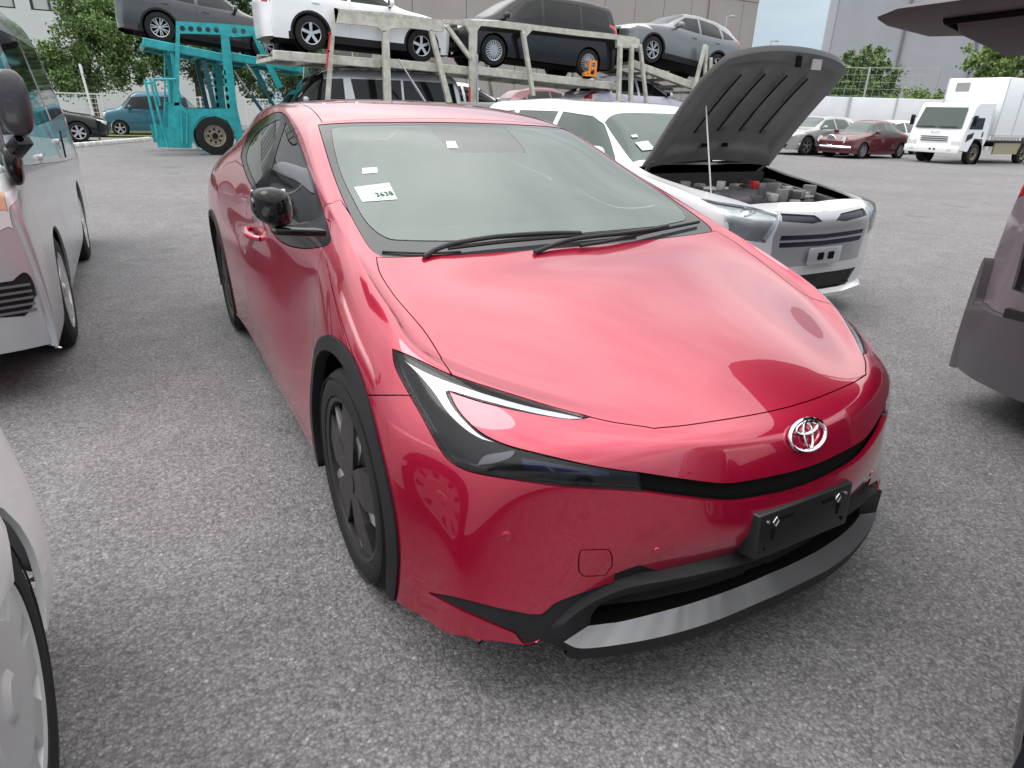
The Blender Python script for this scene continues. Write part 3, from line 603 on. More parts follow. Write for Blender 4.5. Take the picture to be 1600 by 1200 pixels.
gr = MB().add([(-350, -60, 0), (450, -60, 0), (450, 450, 0), (-350, 450, 0)], [(0, 1, 2, 3)]).obj('ground', ASPH); struct(gr)
# loose pale chips on the asphalt
ch = MB()
for i in range(420):
    d = rng.rand()**.6*9; a = rng.rand()*2*PI; x, y = -1+d*math.cos(a), .5+d*math.sin(a)
    if abs(x) < .95 and -.9 < y < 3.8: continue
    r = .0025+rng.rand()**4*.008; k = 6; ph = rng.rand()*6
    vs = [(x+r*math.cos(ph+j)*(.6+.5*rng.rand()), y+r*math.sin(ph+j)*(.6+.5*rng.rand()), .001) for j in np.linspace(0, 2*PI, k, endpoint=False)]+[(x, y, .002+r*.6)]
    ch.add(vs, [(j, (j+1) % k, k) for j in range(k)])
stuff(ch.obj('gravel_chips', mat('pale_stone', (.42, .41, .38), .8), smooth=False))
ln = thing('kerb_stop', 'low white kerb blocks laid in a row on the asphalt before the black hatchback', 'kerb', (-2.5, 22.4, 0))
a, b_ = Vector((-2.75, 21.6, 0)), Vector((-.45, 26.0, 0)); n_ = 12
for i in range(n_):
    p = a+(b_-a)*((i+.1)/n_); q = a+(b_-a)*((i+.8)/n_); o = Vector((-2.5, 22.4, 0))
    MB().beam(p-o+Vector((0, 0, .06)), q-o+Vector((0, 0, .06)), .18, .12).obj('kerb_block', mat('worn_white_paint', (.62, .62, .60), .7, var=.15), ln, bevel=.015)
gs = MB().add([(-12, 27.9, .05), (3, 27.9, .05), (3, 31.5, .05), (-12, 31.5, .05)], [(0, 1, 2, 3)]).obj('grass_verge', mat('grass', (.09, .13, .025), .9, var=.4, vscale=3)); struct(gs)
# buildings ----------------------------------------------------------
def wallmat(n, c, sc=.3): return mat(n, c, .8, var=.06, vscale=sc)
def slab(parent, name, m, x0, x1, y0, y1, z0, z1): return MB().box(((x0+x1)/2, (y0+y1)/2, (z0+z1)/2), (x1-x0, y1-y0, z1-z0)).obj(name, m, parent)
bA = thing('office_building', 'white office building with grouped upper windows behind the left trees', 'building', (-10, 48, 0)); wA = wallmat('white_render', (.56, .58, .57))
for z0, z1 in ((0, 5.75), (8.2, 9.6), (12, 13)): slab(bA, 'wall', wA, -20, 17, 0, 9, z0, z1)
for z0, z1 in ((5.75, 8.2), (9.6, 12)):
    slab(bA, 'window_recess', mat('window_dark', (.05, .06, .065), .2), -20, 17, .25, 9, z0, z1)
    for k in range(9):
        x = -19.6+k*4.1; slab(bA, 'pier', wA, x-.35, x+.35, -.004, .25, z0, z1)
        for j in range(4):
            w = slab(bA, 'window', mat('blind_glass', (.42, .45, .42), .25), x+.5+j*.82, x+1.2+j*.82, .12, .2, z0+.08, z1-.08)
            slab(w, 'frame', mat('dark_frame', (.04, .04, .05), .5), x+1.22+j*.82, x+1.30+j*.82, .05, .22, z0, z1)
MB().cyl((7.3, -.15, 0), (7.3, -.15, 5.7), .08, 8).obj('downpipe', wA, bA)
bB = thing('warehouse_building', 'huge beige-grey panelled warehouse behind the car transporters', 'building', (40, 62, 0)); mB = wallmat('beige_panel', (.33, .305, .29))
x0, x1 = -20.5, 27.2; xs = [x0]
while xs[-1] < x1-.5: xs.append(min(x1, xs[-1]+rng.choice([2.6, 4.0, 5.4])))
for i in range(len(xs)-1): slab(bB, 'panel', mB, xs[i]+.03, xs[i+1]-.03, -.12, 0, 0, 14.0)
slab(bB, 'wall', mat('seam_dark', (.08, .075, .07), .9), x0, x1, 0, 40, 0, 13.9); slab(bB, 'parapet', mB, x0-.1, x1+.1, -.2, 40, 14.0, 14.3); slab(bB, 'side_wall', mB, x1, x1+.12, -.1, 40, 0, 14)
MB().cyl((19.5, -.35, 0), (19.5, -.35, 14), .12, 8).obj('downpipe', mB, bB)
bC = thing('warehouse_building', 'large blue-grey warehouse at the right beyond the box lorry', 'building', (75.6, 57.2, 0), rad(-50)); mC = wallmat('blue_grey_panel', (.30, .315, .34))
for i in range(9): slab(bC, 'panel', mC, i*7.6+.04, (i+1)*7.6-.04, -.12, 0, 0, 24)
slab(bC, 'wall', mat('seam_dark', (.08, .075, .07), .9), 0, 68.4, 0, 25, 0, 23.9); slab(bC, 'side_wall', mC, -.12, 0, -.12, 25, 0, 24)
for i in range(1, 9): MB().cyl((i*7.6, -.3, 0), (i*7.6, -.3, 24), .13, 8).obj('downpipe', mat('pipe_grey', (.13, .135, .145), .6), bC)
GAL = mat('galvanised_steel', (.45, .46, .47), .45, .6)
def lamp_post(px, top, Y, label, h_arm=.7):
    P = on(px, 1, Y); z = on(top, 1, Y)[2]; t = thing('street_lamp', label, 'street lamp', (P[0], P[1], 0), group='street lamps')
    MB().cyl((0, 0, 0), (0, 0, z), .09, 8, .05).obj('pole', GAL, t); MB().beam((0, 0, z), (h_arm, 0, z+.06), .1, .08).obj('arm', GAL, t); MB().box((h_arm, 0, z+.05), (.6, .3, .12)).obj('lamp_head', GAL, t, bevel=.03)
lamp_post((1200, 95), (1204, 64), 50, 'street lamp standing against the sky between the two warehouses'); lamp_post((1127, 90), (1131, 25), 45, 'street lamp before the right end of the beige warehouse'); lamp_post((1349, 150), (1350, 100), 46, 'street lamp before the blue-grey warehouse')
# fences
def rail_fence(A, B, z0, z1, label, step=1.8, mesh=.12, hr=6, m=None, pr=.04):
    m = m or mat('white_fence_paint', (.60, .62, .60), .5); A = Vector(A); B = Vector(B); t = thing('mesh_fence', label, 'fence', A); D = B-A; n = int(D.length/step)
    for i in range(n+1): p = D*i/n; MB().cyl(p, p+Vector((0, 0, z1+.04)), pr, 8).obj('post', m, t)
    k = MB(); u = D.normalized(); q = int(D.length/mesh)
    for i in range(q): p = u*(i*mesh); k.beam(p+Vector((0, 0, z0)), p+Vector((0, 0, z1)), .012, .012)
    for j in range(hr+1): z = z0+(z1-z0)*j/hr; k.beam(Vector((0, 0, z)), D+Vector((0, 0, z)), .014, .02)
    stuff(k.obj('wire_mesh', m, t, smooth=False))
    for z in (z0, z1): MB().beam(Vector((0, 0, z)), D+Vector((0, 0, z)), .05, .05).obj('rail', m, t)
rail_fence((-9, 31, 0), (9, 31, 0), .45, 1.47, 'white mesh fence behind the teal kei wagon and below the trees')
rail_fence((44, 41, 0), (62, 19, 0), .2, 5.2, 'tall wire mesh fence with pale posts at the right', 4.2, .5, 10, GAL, .08)
rail_fence((38, 24.6, 0), (46, 20, 0), .5, 1.6, 'low white railing between the lorry and the white containers', 1.6, .2, 1)
sp_ = on((148, 150), 1, 26); t = thing('sign_post', 'leaning white sign post before the fence at left', 'sign', (sp_[0], 26, 0)); MB().cyl((-.1, 0, 0), (-.25, 0, 2.35), .035, 8).obj('post', P_WHITE, t); MB().beam((-.21, -.05, 2.05), (-.21, -.05, 2.30), .04, .22, (0, 1, 0)).obj('sign_plate', P_WHITE, t)
# trees
BARK = mat('bark', (.10, .075, .05), .9, var=.3); _leaf = [mat('leaf_green', (.10, .17, .05), .6, var=.45, vscale=1.2), mat('leaf_dark_green', (.075, .14, .045), .6, var=.45, vscale=1.2), mat('leaf_light_green', (.13, .20, .05), .6, var=.4, vscale=1.2)]
def tree(label, x, y, h, crown, n=7000, leaf=.16, m=0, group='trees round the lot'):
    """crown: list of (dx, dy, z, rx, rz) lobes"""
    t = thing('broadleaf_tree', label, 'tree', (x, y, 0), group=group); b = MB(); b.cyl((0, 0, 0), (.05, 0, h*.45), .16*h/6, 9, .10*h/6, False)
    k = MB(); C0 = []
    for (dx, dy, z, rx, rz_) in crown: b.cyl((.05, 0, h*.32), (dx*.8, dy*.8, z), .07*h/6, 6, .02, False)
    b.obj('trunk', BARK, t)
    for (dx, dy, z, rx, rz_) in crown:
        for _ in range(int(max(8, 17*rx*rx))):
            v = rng.normal(size=3); v /= np.linalg.norm(v); r = .42+.80*rng.rand(); C0.append((dx+v[0]*rx*r, dy+v[1]*rx*r, z+v[2]*rz_*r, .22+.38*rng.rand()))
    n = int(n*2.4); C0 = np.array(C0); vs = []; fs = []; idx = rng.randint(len(C0), size=n)
    for i in idx:
        c = C0[i]; p = c[:3]+rng.normal(size=3)*c[3]*.45; a = rng.normal(size=3); a /= np.linalg.norm(a); b2 = np.cross(a, rng.normal(size=3)); b2 /= np.linalg.norm(b2); s_ = leaf*.46*(.6+.8*rng.rand())
        q = len(vs); vs += [p-a*s_, p+b2*s_*.55, p+a*s_, p-b2*s_*.55]; fs.append((q, q+1, q+2, q+3))
    k.v = [tuple(map(float, v)) for v in vs]; k.f = fs; me = bpy.data.meshes.new('crown'); me.from_pydata(k.v, [], k.f); me.materials.append(_leaf[m]); o = bpy.data.objects.new('crown', me); link(o, t)
tree('dense dark tree behind the silver van at left', -2.2, 34, 6, [(0, 0, 2.9, 1.6, 1.3), (1.6, .3, 3.6, 1.7, 1.5), (.6, 0, 4.6, 1.2, 1.0), (-1.2, 0, 2.4, 1.0, .8)], 9000)
tree('tall spreading tree rising behind the dark car on the teal transporter', 2.2, 35, 9, [(0, 0, 3.4, 2.0, 1.7), (-1.6, 0, 4.6, 1.8, 1.5), (1.5, 0, 5.4, 1.8, 1.8), (0, 0, 6.8, 2.0, 1.6), (2.6, .5, 3.0, 1.6, 1.4)], 15000, m=1)
tree('tree seen between the dark car and the white one on the transporters', 6.2, 34, 8, [(0, 0, 3.0, 1.9, 1.6), (.6, 0, 5.0, 1.8, 1.6), (-1, 0, 6.4, 1.5, 1.3), (2.3, 0, 2.6, 1.6, 1.2)], 11000, m=1)
tree('low tree under the decks behind the white minivan', 10.5, 33, 4, [(0, 0, 2.0, 2.0, 1.1), (2.2, 0, 1.8, 1.8, 1.0), (-2.2, 0, 2.0, 1.8, 1.1)], 6000, m=1)
tree('round tree before the blue-grey warehouse behind the mesh fence', 55, 38, 7, [(0, 0, 3.6, 3.0, 2.2), (.6, 0, 5.4, 2.2, 1.6), (-2.0, .5, 2.6, 1.8, 1.2)], 9000, .3)
tree('bright green tree above the lorry box at the right edge', 52, 22.5, 9, [(0, 0, 6.0, 2.6, 1.8), (-3.2, 1.5, 5.4, 1.9, 1.2), (2.5, -1, 6.8, 2.6, 1.8), (4.5, -2.5, 6.0, 2.5, 1.8)], 12000, .26, 2)
tree('small bright bush beside the lorry cab', 46, 27, 3.4, [(0, 0, 2.2, 1.6, 1.1)], 3000, .2, 2)
tree('distant tree top peeping over the raised bonnet', 73, 72, 9, [(0, 0, 5.6, 3.0, 1.8), (4, 0, 5.2, 2.4, 1.5)], 4000, .4, 1)
for i in range(3): tree(['shrub nearest the sky gap behind the white containers', 'middle shrub of the three behind the white containers', 'shrub behind the right end of the white containers'][i], 47+i*3.2, 42-i*2.6, 3.4, [(0, 0, 3.0, 1.7, 1.0)], 2200, .22, 1, 'shrubs behind the containers')
# white containers
mW = mat('white_container', (.62, .64, .67), .45, var=.06, vscale=1)
for i, (xx, yy) in enumerate(((33.5, 26.0), (37.2, 23.2))):
    t = thing('box_container', ['white box container behind the silver estate car', 'white box container behind the maroon car'][i], 'container', (xx, yy, 0), rad(-37), group='white box containers'); w = 5.0 if i else 4.4
    MB().box((0, 0, 1.45), (w, 2.2, 2.3)).obj('box', mW, t, bevel=.03)
    for x in (-w/2, 0, w/2): MB().box((x, -1.12, 1.45), (.08, .06, 2.34)).obj('frame_rib', mat('rib_grey', (.4, .42, .44), .5), t)
    MB().box((0, -1.115, .34), (w, .06, .12)).obj('bottom_rail', mat('rib_grey', (.4, .42, .44), .5), t)
# ================================================================== car transporters
TEAL = mat('teal_machine_paint', (.015, .33, .36), .4, var=.28, vscale=5, coat=.3); CREAM = mat('cream_machine_paint', (.46, .46, .40), .45, var=.3, vscale=5); RUST = mat('dirty_deck_steel', (.12, .11, .09), .7, var=.4, vscale=4); HYD = mat('hydraulic_steel', (.5, .52, .55), .25, .8); ORG = mat('orange_paint', (.80, .25, .02), .45); REDP = mat('red_machine_paint', (.5, .03, .03), .45)
def pl(pts, Y): return [Vector(on(p, 1, Y)) for p in pts]
def member(t, O, a, b, Y, w, name, m, d=.12, off=0):
    A, B = pl([a, b], Y); A = A-O; B = B-O; return MB().beam(A+Vector((0, off, 0)), B+Vector((0, off, 0)), d, w, (0, 1, 0)).obj(name, m, t, bevel=.012, seg=1)
def plate(t, O, px, Y, name, m, d=.1, holes=()):
    P = [p-O for p in pl(px, Y)]; bm = bmesh.new(); vs = [bm.verts.new(p) for p in P]; eds = [bm.edges.new((vs[i], vs[(i+1) % len(vs)])) for i in range(len(vs))]
    for (hx, hr) in holes:
        c = Vector(on(hx, 1, Y))-O; r = hr; hv = [bm.verts.new(c+Vector((r*math.cos(2*PI*k/14), 0, r*math.sin(2*PI*k/14)))) for k in range(14)]; eds += [bm.edges.new((hv[k], hv[(k+1) % 14])) for k in range(14)]
    g = bmesh.ops.triangle_fill(bm, edges=eds, use_beauty=True, normal=(0, -1, 0)); f = bmesh.ops.extrude_face_region(bm, geom=bm.faces[:]); bmesh.ops.translate(bm, vec=(0, d, 0), verts=[v for v in f['geom'] if isinstance(v, bmesh.types.BMVert)])
    bmesh.ops.recalc_face_normals(bm, faces=bm.faces); me = bpy.data.meshes.new(name); bm.to_mesh(me); bm.free(); me.materials.append(m); o = bpy.data.objects.new(name, me); return link(o, t)
def deck(t, O, a, b, Y, wid, name, m, th=.09, slope_y=0):
    """two wheel tracks with cross pieces between the ends a and b (pixels of the near edge)"""
    A, B = pl([a, b], Y); A = A-O; B = B-O; u = (B-A)
    for off in (0, wid-.5):
        MB().beam(A+Vector((0, off+.25, -.03)), B+Vector((0, off+.25, -.03)), .5, .05, (0, 0, 1)).obj('wheel_track', RUST, t)
    for off in (-.06, wid+.02): MB().beam(A+Vector((0, off, -.05)), B+Vector((0, off, -.05)), .10, .20, (0, 0, 1)).obj(name, m, t, bevel=.015, seg=1)
    n = max(3, int(u.length/.7))
    for i in range(n+1): p = A+u*i/n+Vector((0, 0, -.12)); MB().beam(p, p+Vector((0, wid, 0)), .08, .08).obj('cross_beam', m, t)
# teal transporter
Yt = 18.7; O = Vector((.8, Yt, 0)); tt = thing('car_transporter', 'teal two-deck car transporter trailer with round holes along its top beam', 'transporter', O)
for dy in (0, 2.3):
    o_ = Vector((O.x, O.y-dy, 0)) if False else O
    holes = [((285+i*13.3, 44.5+i*.6), .065) for i in range(5)]+[((366, 48), .065), ((380, 49), .065)]
    def PLT(px, name, d=.10, holes=()):
        o = plate(tt, O, px, Yt, name, TEAL, d, holes); o.location.y = dy; return o
    PLT([(275,33),(345,37),(412,42),(412,46),(400,56),(365,58),(352,56),(342,54),(280,52),(275,52)], 'top_beam', .10, holes)
    PLT([(275,52),(281,52),(280,165),(272,165)], 'post'); PLT([(345,55),(358,57),(371,170),(355,170)], 'post')
    PLT([(395,57),(402,56),(442,135),(434,139)], 'raking_post'); PLT([(264,160),(280,160),(290,170),(371,170),(378,200),(380,230),(372,230),(366,205),(355,188),(335,181),(315,188),(303,203),(300,232),(247,230),(240,200),(264,200)], 'side_plate', .12)
    for i in range(5): 
        q = PLT([(352+i*1.6, 110+i*13), (348+i*1.6, 110+i*13), (349+i*1.6, 117+i*13), (353+i*1.7, 117+i*13)], 'lug', .16)
fd = MB(); c_ = Vector((.88, 18.7, .49))-O; fd.lathe([(.56, -.04), (.56, .55)], 20, Matrix.Translation(c_) @ Matrix.Rotation(rad(90), 4, 'Z'), -1.3, 1.3); fd.obj('mudguard', TEAL, tt, solid=.02)
for yy, sd_ in ((0.02, -1), (2.1, 1)):
    wt = bpy.data.objects.new('axle_hub', None); link(wt, tt); wt.location = (.08, yy, 0); wt.rotation_euler = (0, 0, rad(-90)) ; bpy.data.objects.remove(wt)
tw_ = []
def wheel_y(parent, x, y, R, sgn, **k):
    w = wheel(parent, 0, 0, R, 1, **k); M = Matrix.Translation((x, y, 0)) @ Matrix.Rotation(rad(-90 if sgn < 0 else 90), 4, 'Z')
    for o in [w]+list(w.children): o.data.transform(M)
    return w
for (yy, sg) in ((-.03, -1), (2.42, 1)): wheel_y(tt, .08, yy, .49, sg, style='steel', rim=.56, wid=.3, tint=mat('dusty_steel_wheel', (.30, .27, .21), .6, .2, var=.3), det=36)
deck(tt, O, (222, 62), (352, 88), Yt+.25, 1.9, 'deck_edge', TEAL); deck(tt, O, (352, 84), (480, 106), Yt+.25, 1.9, 'deck_edge', TEAL)
for dy in (.05, 1.9):
    MB().beam((.15-O.x, dy+.2, .4), (.15-O.x, dy+.2, 2.6), .09, .09).obj('inner_post', TEAL, tt)
    MB().beam((1.02-O.x, dy+.25, .9), (.88-O.x, dy+.25, 2.5), .12, .12).obj('lift_leg', mat('dark_teal', (.01, .08, .10), .5), tt)
for a, b in (((365, 110), (418, 185)), ((374, 82), (428, 165))): 
    A, B = pl([a, b], Yt+.2); M_ = (A+B)/2; MB().cyl(A-O, M_-O, .022, 8).obj('hydraulic_rod', HYD, tt); MB().cyl(M_-O, B-O, .045, 8).obj('hydraulic_cylinder', mat('dark_teal', (.01, .08, .10), .5), tt)
for k in range(7): A, B = pl([(257, 78+k*14), (271, 79+k*14)], Yt+.5); MB().cyl(A-O, B-O, .012, 6).obj('ladder_rung', TEAL, tt)
for x_ in (257, 271): A, B = pl([(x_, 72), (x_+1, 175)], Yt+.5); MB().cyl(A-O, B-O, .02, 6).obj('ladder_rail', TEAL, tt)
for a, b in (((226, 124), (247, 215)), ((234, 122), (255, 205)), ((239, 124), (275, 124)), ((240, 125), (250, 165)), ((262, 125), (266, 160)), ((245, 165), (262, 230)), ((228, 130), (240, 128)), ((283,172),(285,228)), ((292,176),(292,226))):
    A, B = pl([a, b], Yt-.05); MB().cyl(A-O, B-O, .03, 6).obj('tube_frame', TEAL, tt)
for a, b in (((232, 233), (262, 236)), ((240, 236), (256, 238))): A, B = pl([a, b], Yt); MB().beam(A-O, B-O, .1, .03).obj('coupling', GAL, tt)
# cream transporter
Yc = 14.8; O = Vector((7, Yc, 0)); ct = thing('car_transporter', 'cream two-deck car transporter carrying white, black and grey cars', 'transporter', O)
def both_sides(a, b, w, name, d=.10):
    for dy in (0, 2.45): o = member(ct, O, a, b, Yc, w, name, CREAM, d); o.location.y = dy
def pl2(px, name, d=.10, holes=()):
    for dy in (0, 2.45): o = plate(ct, O, px, Yc, name, CREAM, d, holes); o.location.y = dy
pl2([(522,12),(528,14),(612,20),(695,32),(694,50),(670,48),(662,46),(640,44),(612,44),(607,48),(598,50),(590,42),(576,40),(530,36),(524,36)], 'top_beam')
pl2([(522,12),(530,13),(524,40),(516,160),(509,160)], 'post'); pl2([(598,48),(608,48),(612,160),(601,160)], 'post'); pl2([(671,47),(678,48),(707,160),(699,160)], 'raking_post')
pl2([(695,30),(790,33),(870,43),(950,52),(992,58),(1000,62),(1000,75),(965,74),(964,62),(905,56),(832,47),(820,60),(815,47),(752,40),(746,48),(744,160),(735,160),(735,52),(728,40),(695,36)], 'top_beam')
both_sides((697, 40), (736, 92), .10, 'brace'); both_sides((817, 50), (833, 150), .13, 'raking_post')
both_sides((969, 70), (966, 160), .15, 'post'); both_sides((987, 70), (985, 165), .13, 'post'); both_sides((1000, 70), (1010, 160), .10, 'raking_post'); both_sides((1102, 70), (1078, 165), .10, 'raking_post'); both_sides((1104, 72), (1100, 140), .08, 'post'); both_sides((1111, 90), (1108, 140), .07, 'post')
deck(ct, O, (425, 82), (592, 96), Yc+.3, 1.9, 'deck_edge', CREAM); deck(ct, O, (592, 94), (735, 108), Yc+.3, 1.9, 'deck_edge', CREAM); deck(ct, O, (735, 106), (960, 132), Yc+.3, 1.9, 'deck_edge', CREAM); deck(ct, O, (985, 96), (1100, 138), Yc+.3, 1.9, 'deck_edge', CREAM)
deck(ct, O, (440, 205), (1120, 225), Yc+.35, 1.9, 'deck_edge', CREAM)
for (a, b) in (((622, 92), (665, 160)), ((746, 85), (746, 160))): A, B = pl([a, b], Yc-.08); MB().cyl(A-O, (A+B)/2-O, .02, 8).obj('hydraulic_rod', HYD, ct); MB().cyl((A+B)/2-O, B-O, .03, 8).obj('hydraulic_cylinder', HYD, ct)
for a, b in (((516, 52), (510, 110)), ((513, 52), (518, 52)), ((510, 80), (516, 80)), ((734, 135), (734, 160))): A, B = pl([a, b], Yc-.07); MB().beam(A-O, B-O, .035, .035).obj('red_handle', REDP, ct)
for k in range(16): A = Vector(on((530+k*9.2, 17+k*.9), 1, Yc))-O; MB().box(A+Vector((0, .05, .02)), (.05, .12, .05)).obj('top_lug', CREAM, ct)
for X_ in (3.2, 10.4, 11.6, 13.9):
    for yy, sg in ((.0, -1), (2.45, 1)): 
        if X_ > 9 or X_ < 4: wheel_y(ct, X_-7, yy, .42, sg, style='steel', rim=.56, wid=.25, tint=mat('dusty_steel_wheel', (.30, .27, .21), .6, .2, var=.3), det=20)
wc_ = thing('wheel_chock', 'orange steel wheel chock on the cream deck behind the black minivan', 'wheel chock', Vector(on((925, 118), 1, 14.9)))
for a, b in (((-.10, 0, 0), (-.10, 0, .36)), ((.10, 0, 0), (.10, 0, .36)), ((-.10, 0, .36), (.10, 0, .36)), ((-.10, 0, .18), (.10, 0, .18)), ((-.32, 0, .02), (-.08, 0, .10)), ((-.32, 0, .0), (.12, 0, 0))): MB().beam(a, b, .06, .05).obj('chock_bar', ORG, wc_)
wc_ = thing('wheel_chock', 'orange steel wheel chock at the right end under the grey car', 'wheel chock', Vector(on((1114, 130), 1, 14.9)))
for a, b in (((-.12, 0, 0), (.12, 0, 0)), ((-.08, 0, 0), (-.08, 0, .14)), ((.08, 0, 0), (.08, 0, .14)), ((-.1, 0, .14), (.1, 0, .14))): MB().beam(a, b, .06, .04).obj('chock_bar', ORG, wc_)
# ================================================================== cars standing round
R90 = PI/2
# silver van at the left, numbered from its own front axle
sv, svc, svs, svp = vehicle('passenger_van', 'silver passenger van at the left with dark side windows and big black mirror', 'van', P_SILV, (-2.567, 2.83, 0), 0, 'van', 'cap', .68, cell=.03, det=48, wn=7, tint=mat('bright_hubcap', (.62, .63, .65), .25, .7), mirrors=False,
   bits=[('indicator_lamp', 'front', [(.62, .96), (.78, .98), (.78, .90), (.62, .88)], 0, mat('amber_clear', (.70, .42, .28), .2, .1, coat=.5), .003), ('corner_vent', 'front', [(.60, .60), (.80, .60), (.81, .50), (.74, .43), (.62, .45)], 0, TRIM, -.01)], drop=())
for k in range(5):
    z = .455+k*.03; a = svs.hit((.62, -6, z), (0, 1, 0)); b = svs.hit((.79, -6, z), (0, 1, 0)); A = svs.ev([a[0]], [a[1]])[0]; B = svs.ev([b[0]], [b[1]])[0]
    for sx in (-1, 1): MB().beam((A[0]*sx, A[1]-.004, z), (B[0]*sx, B[1]-.004, z), .012, .010).obj('vent_slat', mat('slat_grey', (.10, .10, .11), .5), sv)
for sx in (1, -1):
    m_ = superell((sx*.895, -.90, 1.345), (.064, .05, .13), 2.8).obj('door_mirror', mat('grey_black_plastic', (.03, .03, .034), .3, coat=.3), sv); MB().box((sx*.895, -.852, 1.345), (.10, .008, .20)).obj('mirror_glass', mat('mirror_glass', (.8, .82, .82), .03, 1), m_)
    MB().beam((sx*.90, -.88, 1.20), (sx*.80, -.76, 1.10), .07, .05).obj('mirror_arm', BLK, m_, bevel=.01)
    superell((sx*.83, -.78, 1.09), (.035, .09, .09), 2.6).obj('mirror_foot', BLK, m_)
    MB().box((sx*.853, 1.92, 1.03), (.012, .05, .20)).obj('door_handle', BLK, sv, bevel=.005)
# white car whose front corner and wheel fill the lower left edge
wv, _, _, _ = vehicle('white_car', 'white car cut off by the lower left corner with silver plastic wheel cover', 'hatch', P_WHITE, (-2.478, -.47, 0), PI, 'car', 'cap', .70, cell=.04, det=64, wn=9, R=.33, tint=mat('silver_hubcap', (.55, .57, .58), .35, .4, coat=.3))
bv, _, _, _ = vehicle('black_car', 'black car nose cut off by the lower right corner', 'kei', P_BLACK, (.70, -1.825, 0), PI, 'car', 'five', cell=.05, mirrors=False)
# dark van with raised tailgate
dv, dvc, dvs, dvp = vehicle('dark_minivan', 'dark purple-grey minivan at the right with its tailgate raised', 'minivan_round', P_PURP, (6.11, -1.0, -.03), R90, 'minivan', 'split', cell=.045, drop=('opening', 'back_window'),
   bits=[('opening', 'rear', [(0, 1.76), (.66, 1.72), (.74, 1.2), (.72, .72), (0, .70)], 1, DARK, 0)], skirt=(3.42, .60, mat('dark_grey_bumper', (.115, .105, .118), .42, .3, coat=.3), .04))
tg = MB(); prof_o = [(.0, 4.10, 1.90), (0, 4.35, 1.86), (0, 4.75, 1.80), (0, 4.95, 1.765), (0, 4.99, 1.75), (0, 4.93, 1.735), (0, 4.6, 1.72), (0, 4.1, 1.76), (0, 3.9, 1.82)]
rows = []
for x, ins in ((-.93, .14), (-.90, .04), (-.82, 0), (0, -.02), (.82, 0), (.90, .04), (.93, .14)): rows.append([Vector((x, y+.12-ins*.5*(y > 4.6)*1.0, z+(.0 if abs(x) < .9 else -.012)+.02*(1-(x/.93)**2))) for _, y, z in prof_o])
tgo = MB().loft(rows, True).obj('tailgate', mat('darkened_purple_paint', (.07, .055, .062), .5, .2), dv, angle=40)  # thin inner paint, darkened further to cancel light bounced off the ground
rows = [[Vector((x, y+.12, z)) for y, z in ((4.78+e, 1.735), (4.74+e, 1.705), (4.28, 1.655-.01*(abs(x) < .7)), (3.86, 1.70), (3.84, 1.78))] for x, e in ((-.80, -.10), (-.74, 0), (0, .02), (.74, 0), (.80, -.10))]
MB().loft(rows).obj('tailgate_trim', mat('grey_trim_panel', (.075, .075, .078), .6), tgo, solid=.02)
MB().tube([Vector(p)+Vector((0, .12, 0)) for p in ((-.84, 3.95, 1.755), (-.83, 4.5, 1.718), (-.76, 4.80, 1.733), (0, 4.84, 1.75), (.76, 4.80, 1.733), (.83, 4.5, 1.718), (.84, 3.95, 1.755))], .016, 8).obj('rubber_seal', DARK, tgo)
MB().box((-.86, 4.72, 1.705), (.05, .12, .04)).obj('rubber_buffer', BLK, tgo); MB().beam((-.9, 5.03, 1.745), (-.9, 5.05, 1.69), .02, .03).obj('lip_hook', BLK, tgo)
for sx in (-1, 1): MB().cyl((sx*.80, 3.85, 1.55), (sx*.84, 4.35, 1.72), .012, 8).obj('gas_strut', HYD, dv)
MB().box((0, 2.9, .62), (1.4, 2.2, .04)).obj('load_floor', SEATM if False else mat('carpet_dark', (.02, .02, .02), .9), dv)
# white estate with the bonnet up
ww, wwc, wws, wwp = vehicle('estate_car', 'white estate car with its bonnet propped open beside the red hatchback', 'wagon', mat('silver_white_paint', (.60, .62, .65), .3, .15, coat=1, coat_rough=.03), (2.9, 2.08, 0), 0, 'estate car', 'steel', .62, cell=.032, det=32, glass=GLSG, drop=('hood', 'grille'), inner=True, deep=True,
   bits=[('upper_grille', 'front', [(.07, .735), (.14, .775), (.44, .795), (.455, .75), (.17, .725)], 0, mat('navy_grille', (.012, .012, .03), .4), -.008), ('mid_grille', 'front', [(0, .645), (.44, .655), (.445, .622), (0, .612)], 1, mat('navy_grille', (.012, .012, .03), .4), -.008), ('lower_slot', 'front', [(0, .598), (.44, .607), (.435, .572), (0, .562)], 1, mat('navy_grille', (.012, .012, .03), .4), -.008), ('shaded_nose', 'front', [(0, .80), (.05, .79), (.46, .81), (.50, .66), (.47, .44), (0, .43)], 1, mat('shade_grey_nose', (.36, .38, .40), .3, .4, coat=.6), .002), ('corner_guard', 'front', [(.775, .60), (.86, .64), (.86, .36), (.80, .34)], 0, BLK, .008)])  # nose region: white bodywork greyed in its colour to stand for shade
hx = lambda a, b, off=0: Vector((a*(.70-.03*b-.05*max(0, b-.8)/.2), .38-(.70*b*(1-.07*a*a*a*a*b)), 1.0+.79*b*(1-.035*a**4*b)+.055*(1-a*a)*1+.05*math.sin(PI*b)+off))
A_ = np.linspace(-1, 1, 25); B_ = np.linspace(0, 1, 22)
hood = MB().loft([[hx(a, b) for a in A_] for b in B_]).obj('bonnet', P_WHITE, ww)
UND = mat('bonnet_underside', (.17, .17, .17), .55, var=.15)
def und(a, b):
    p = hx(a*.985, .02+b*.965); n = Vector((0, -.74, -.66)); d = .018
    r = max(abs(a)/.86, abs(b-.5)/.40); e = min(1, max(0, (1.0-r)/.10)); d += .0+.022*(1-e)
    if e > .9:
        k = (a*2.9+ (b-.5)*.25) % 1.0; d += .016*(1 if .36 < k < .64 and .26 < b < .80 else 0)
    return p+n*d
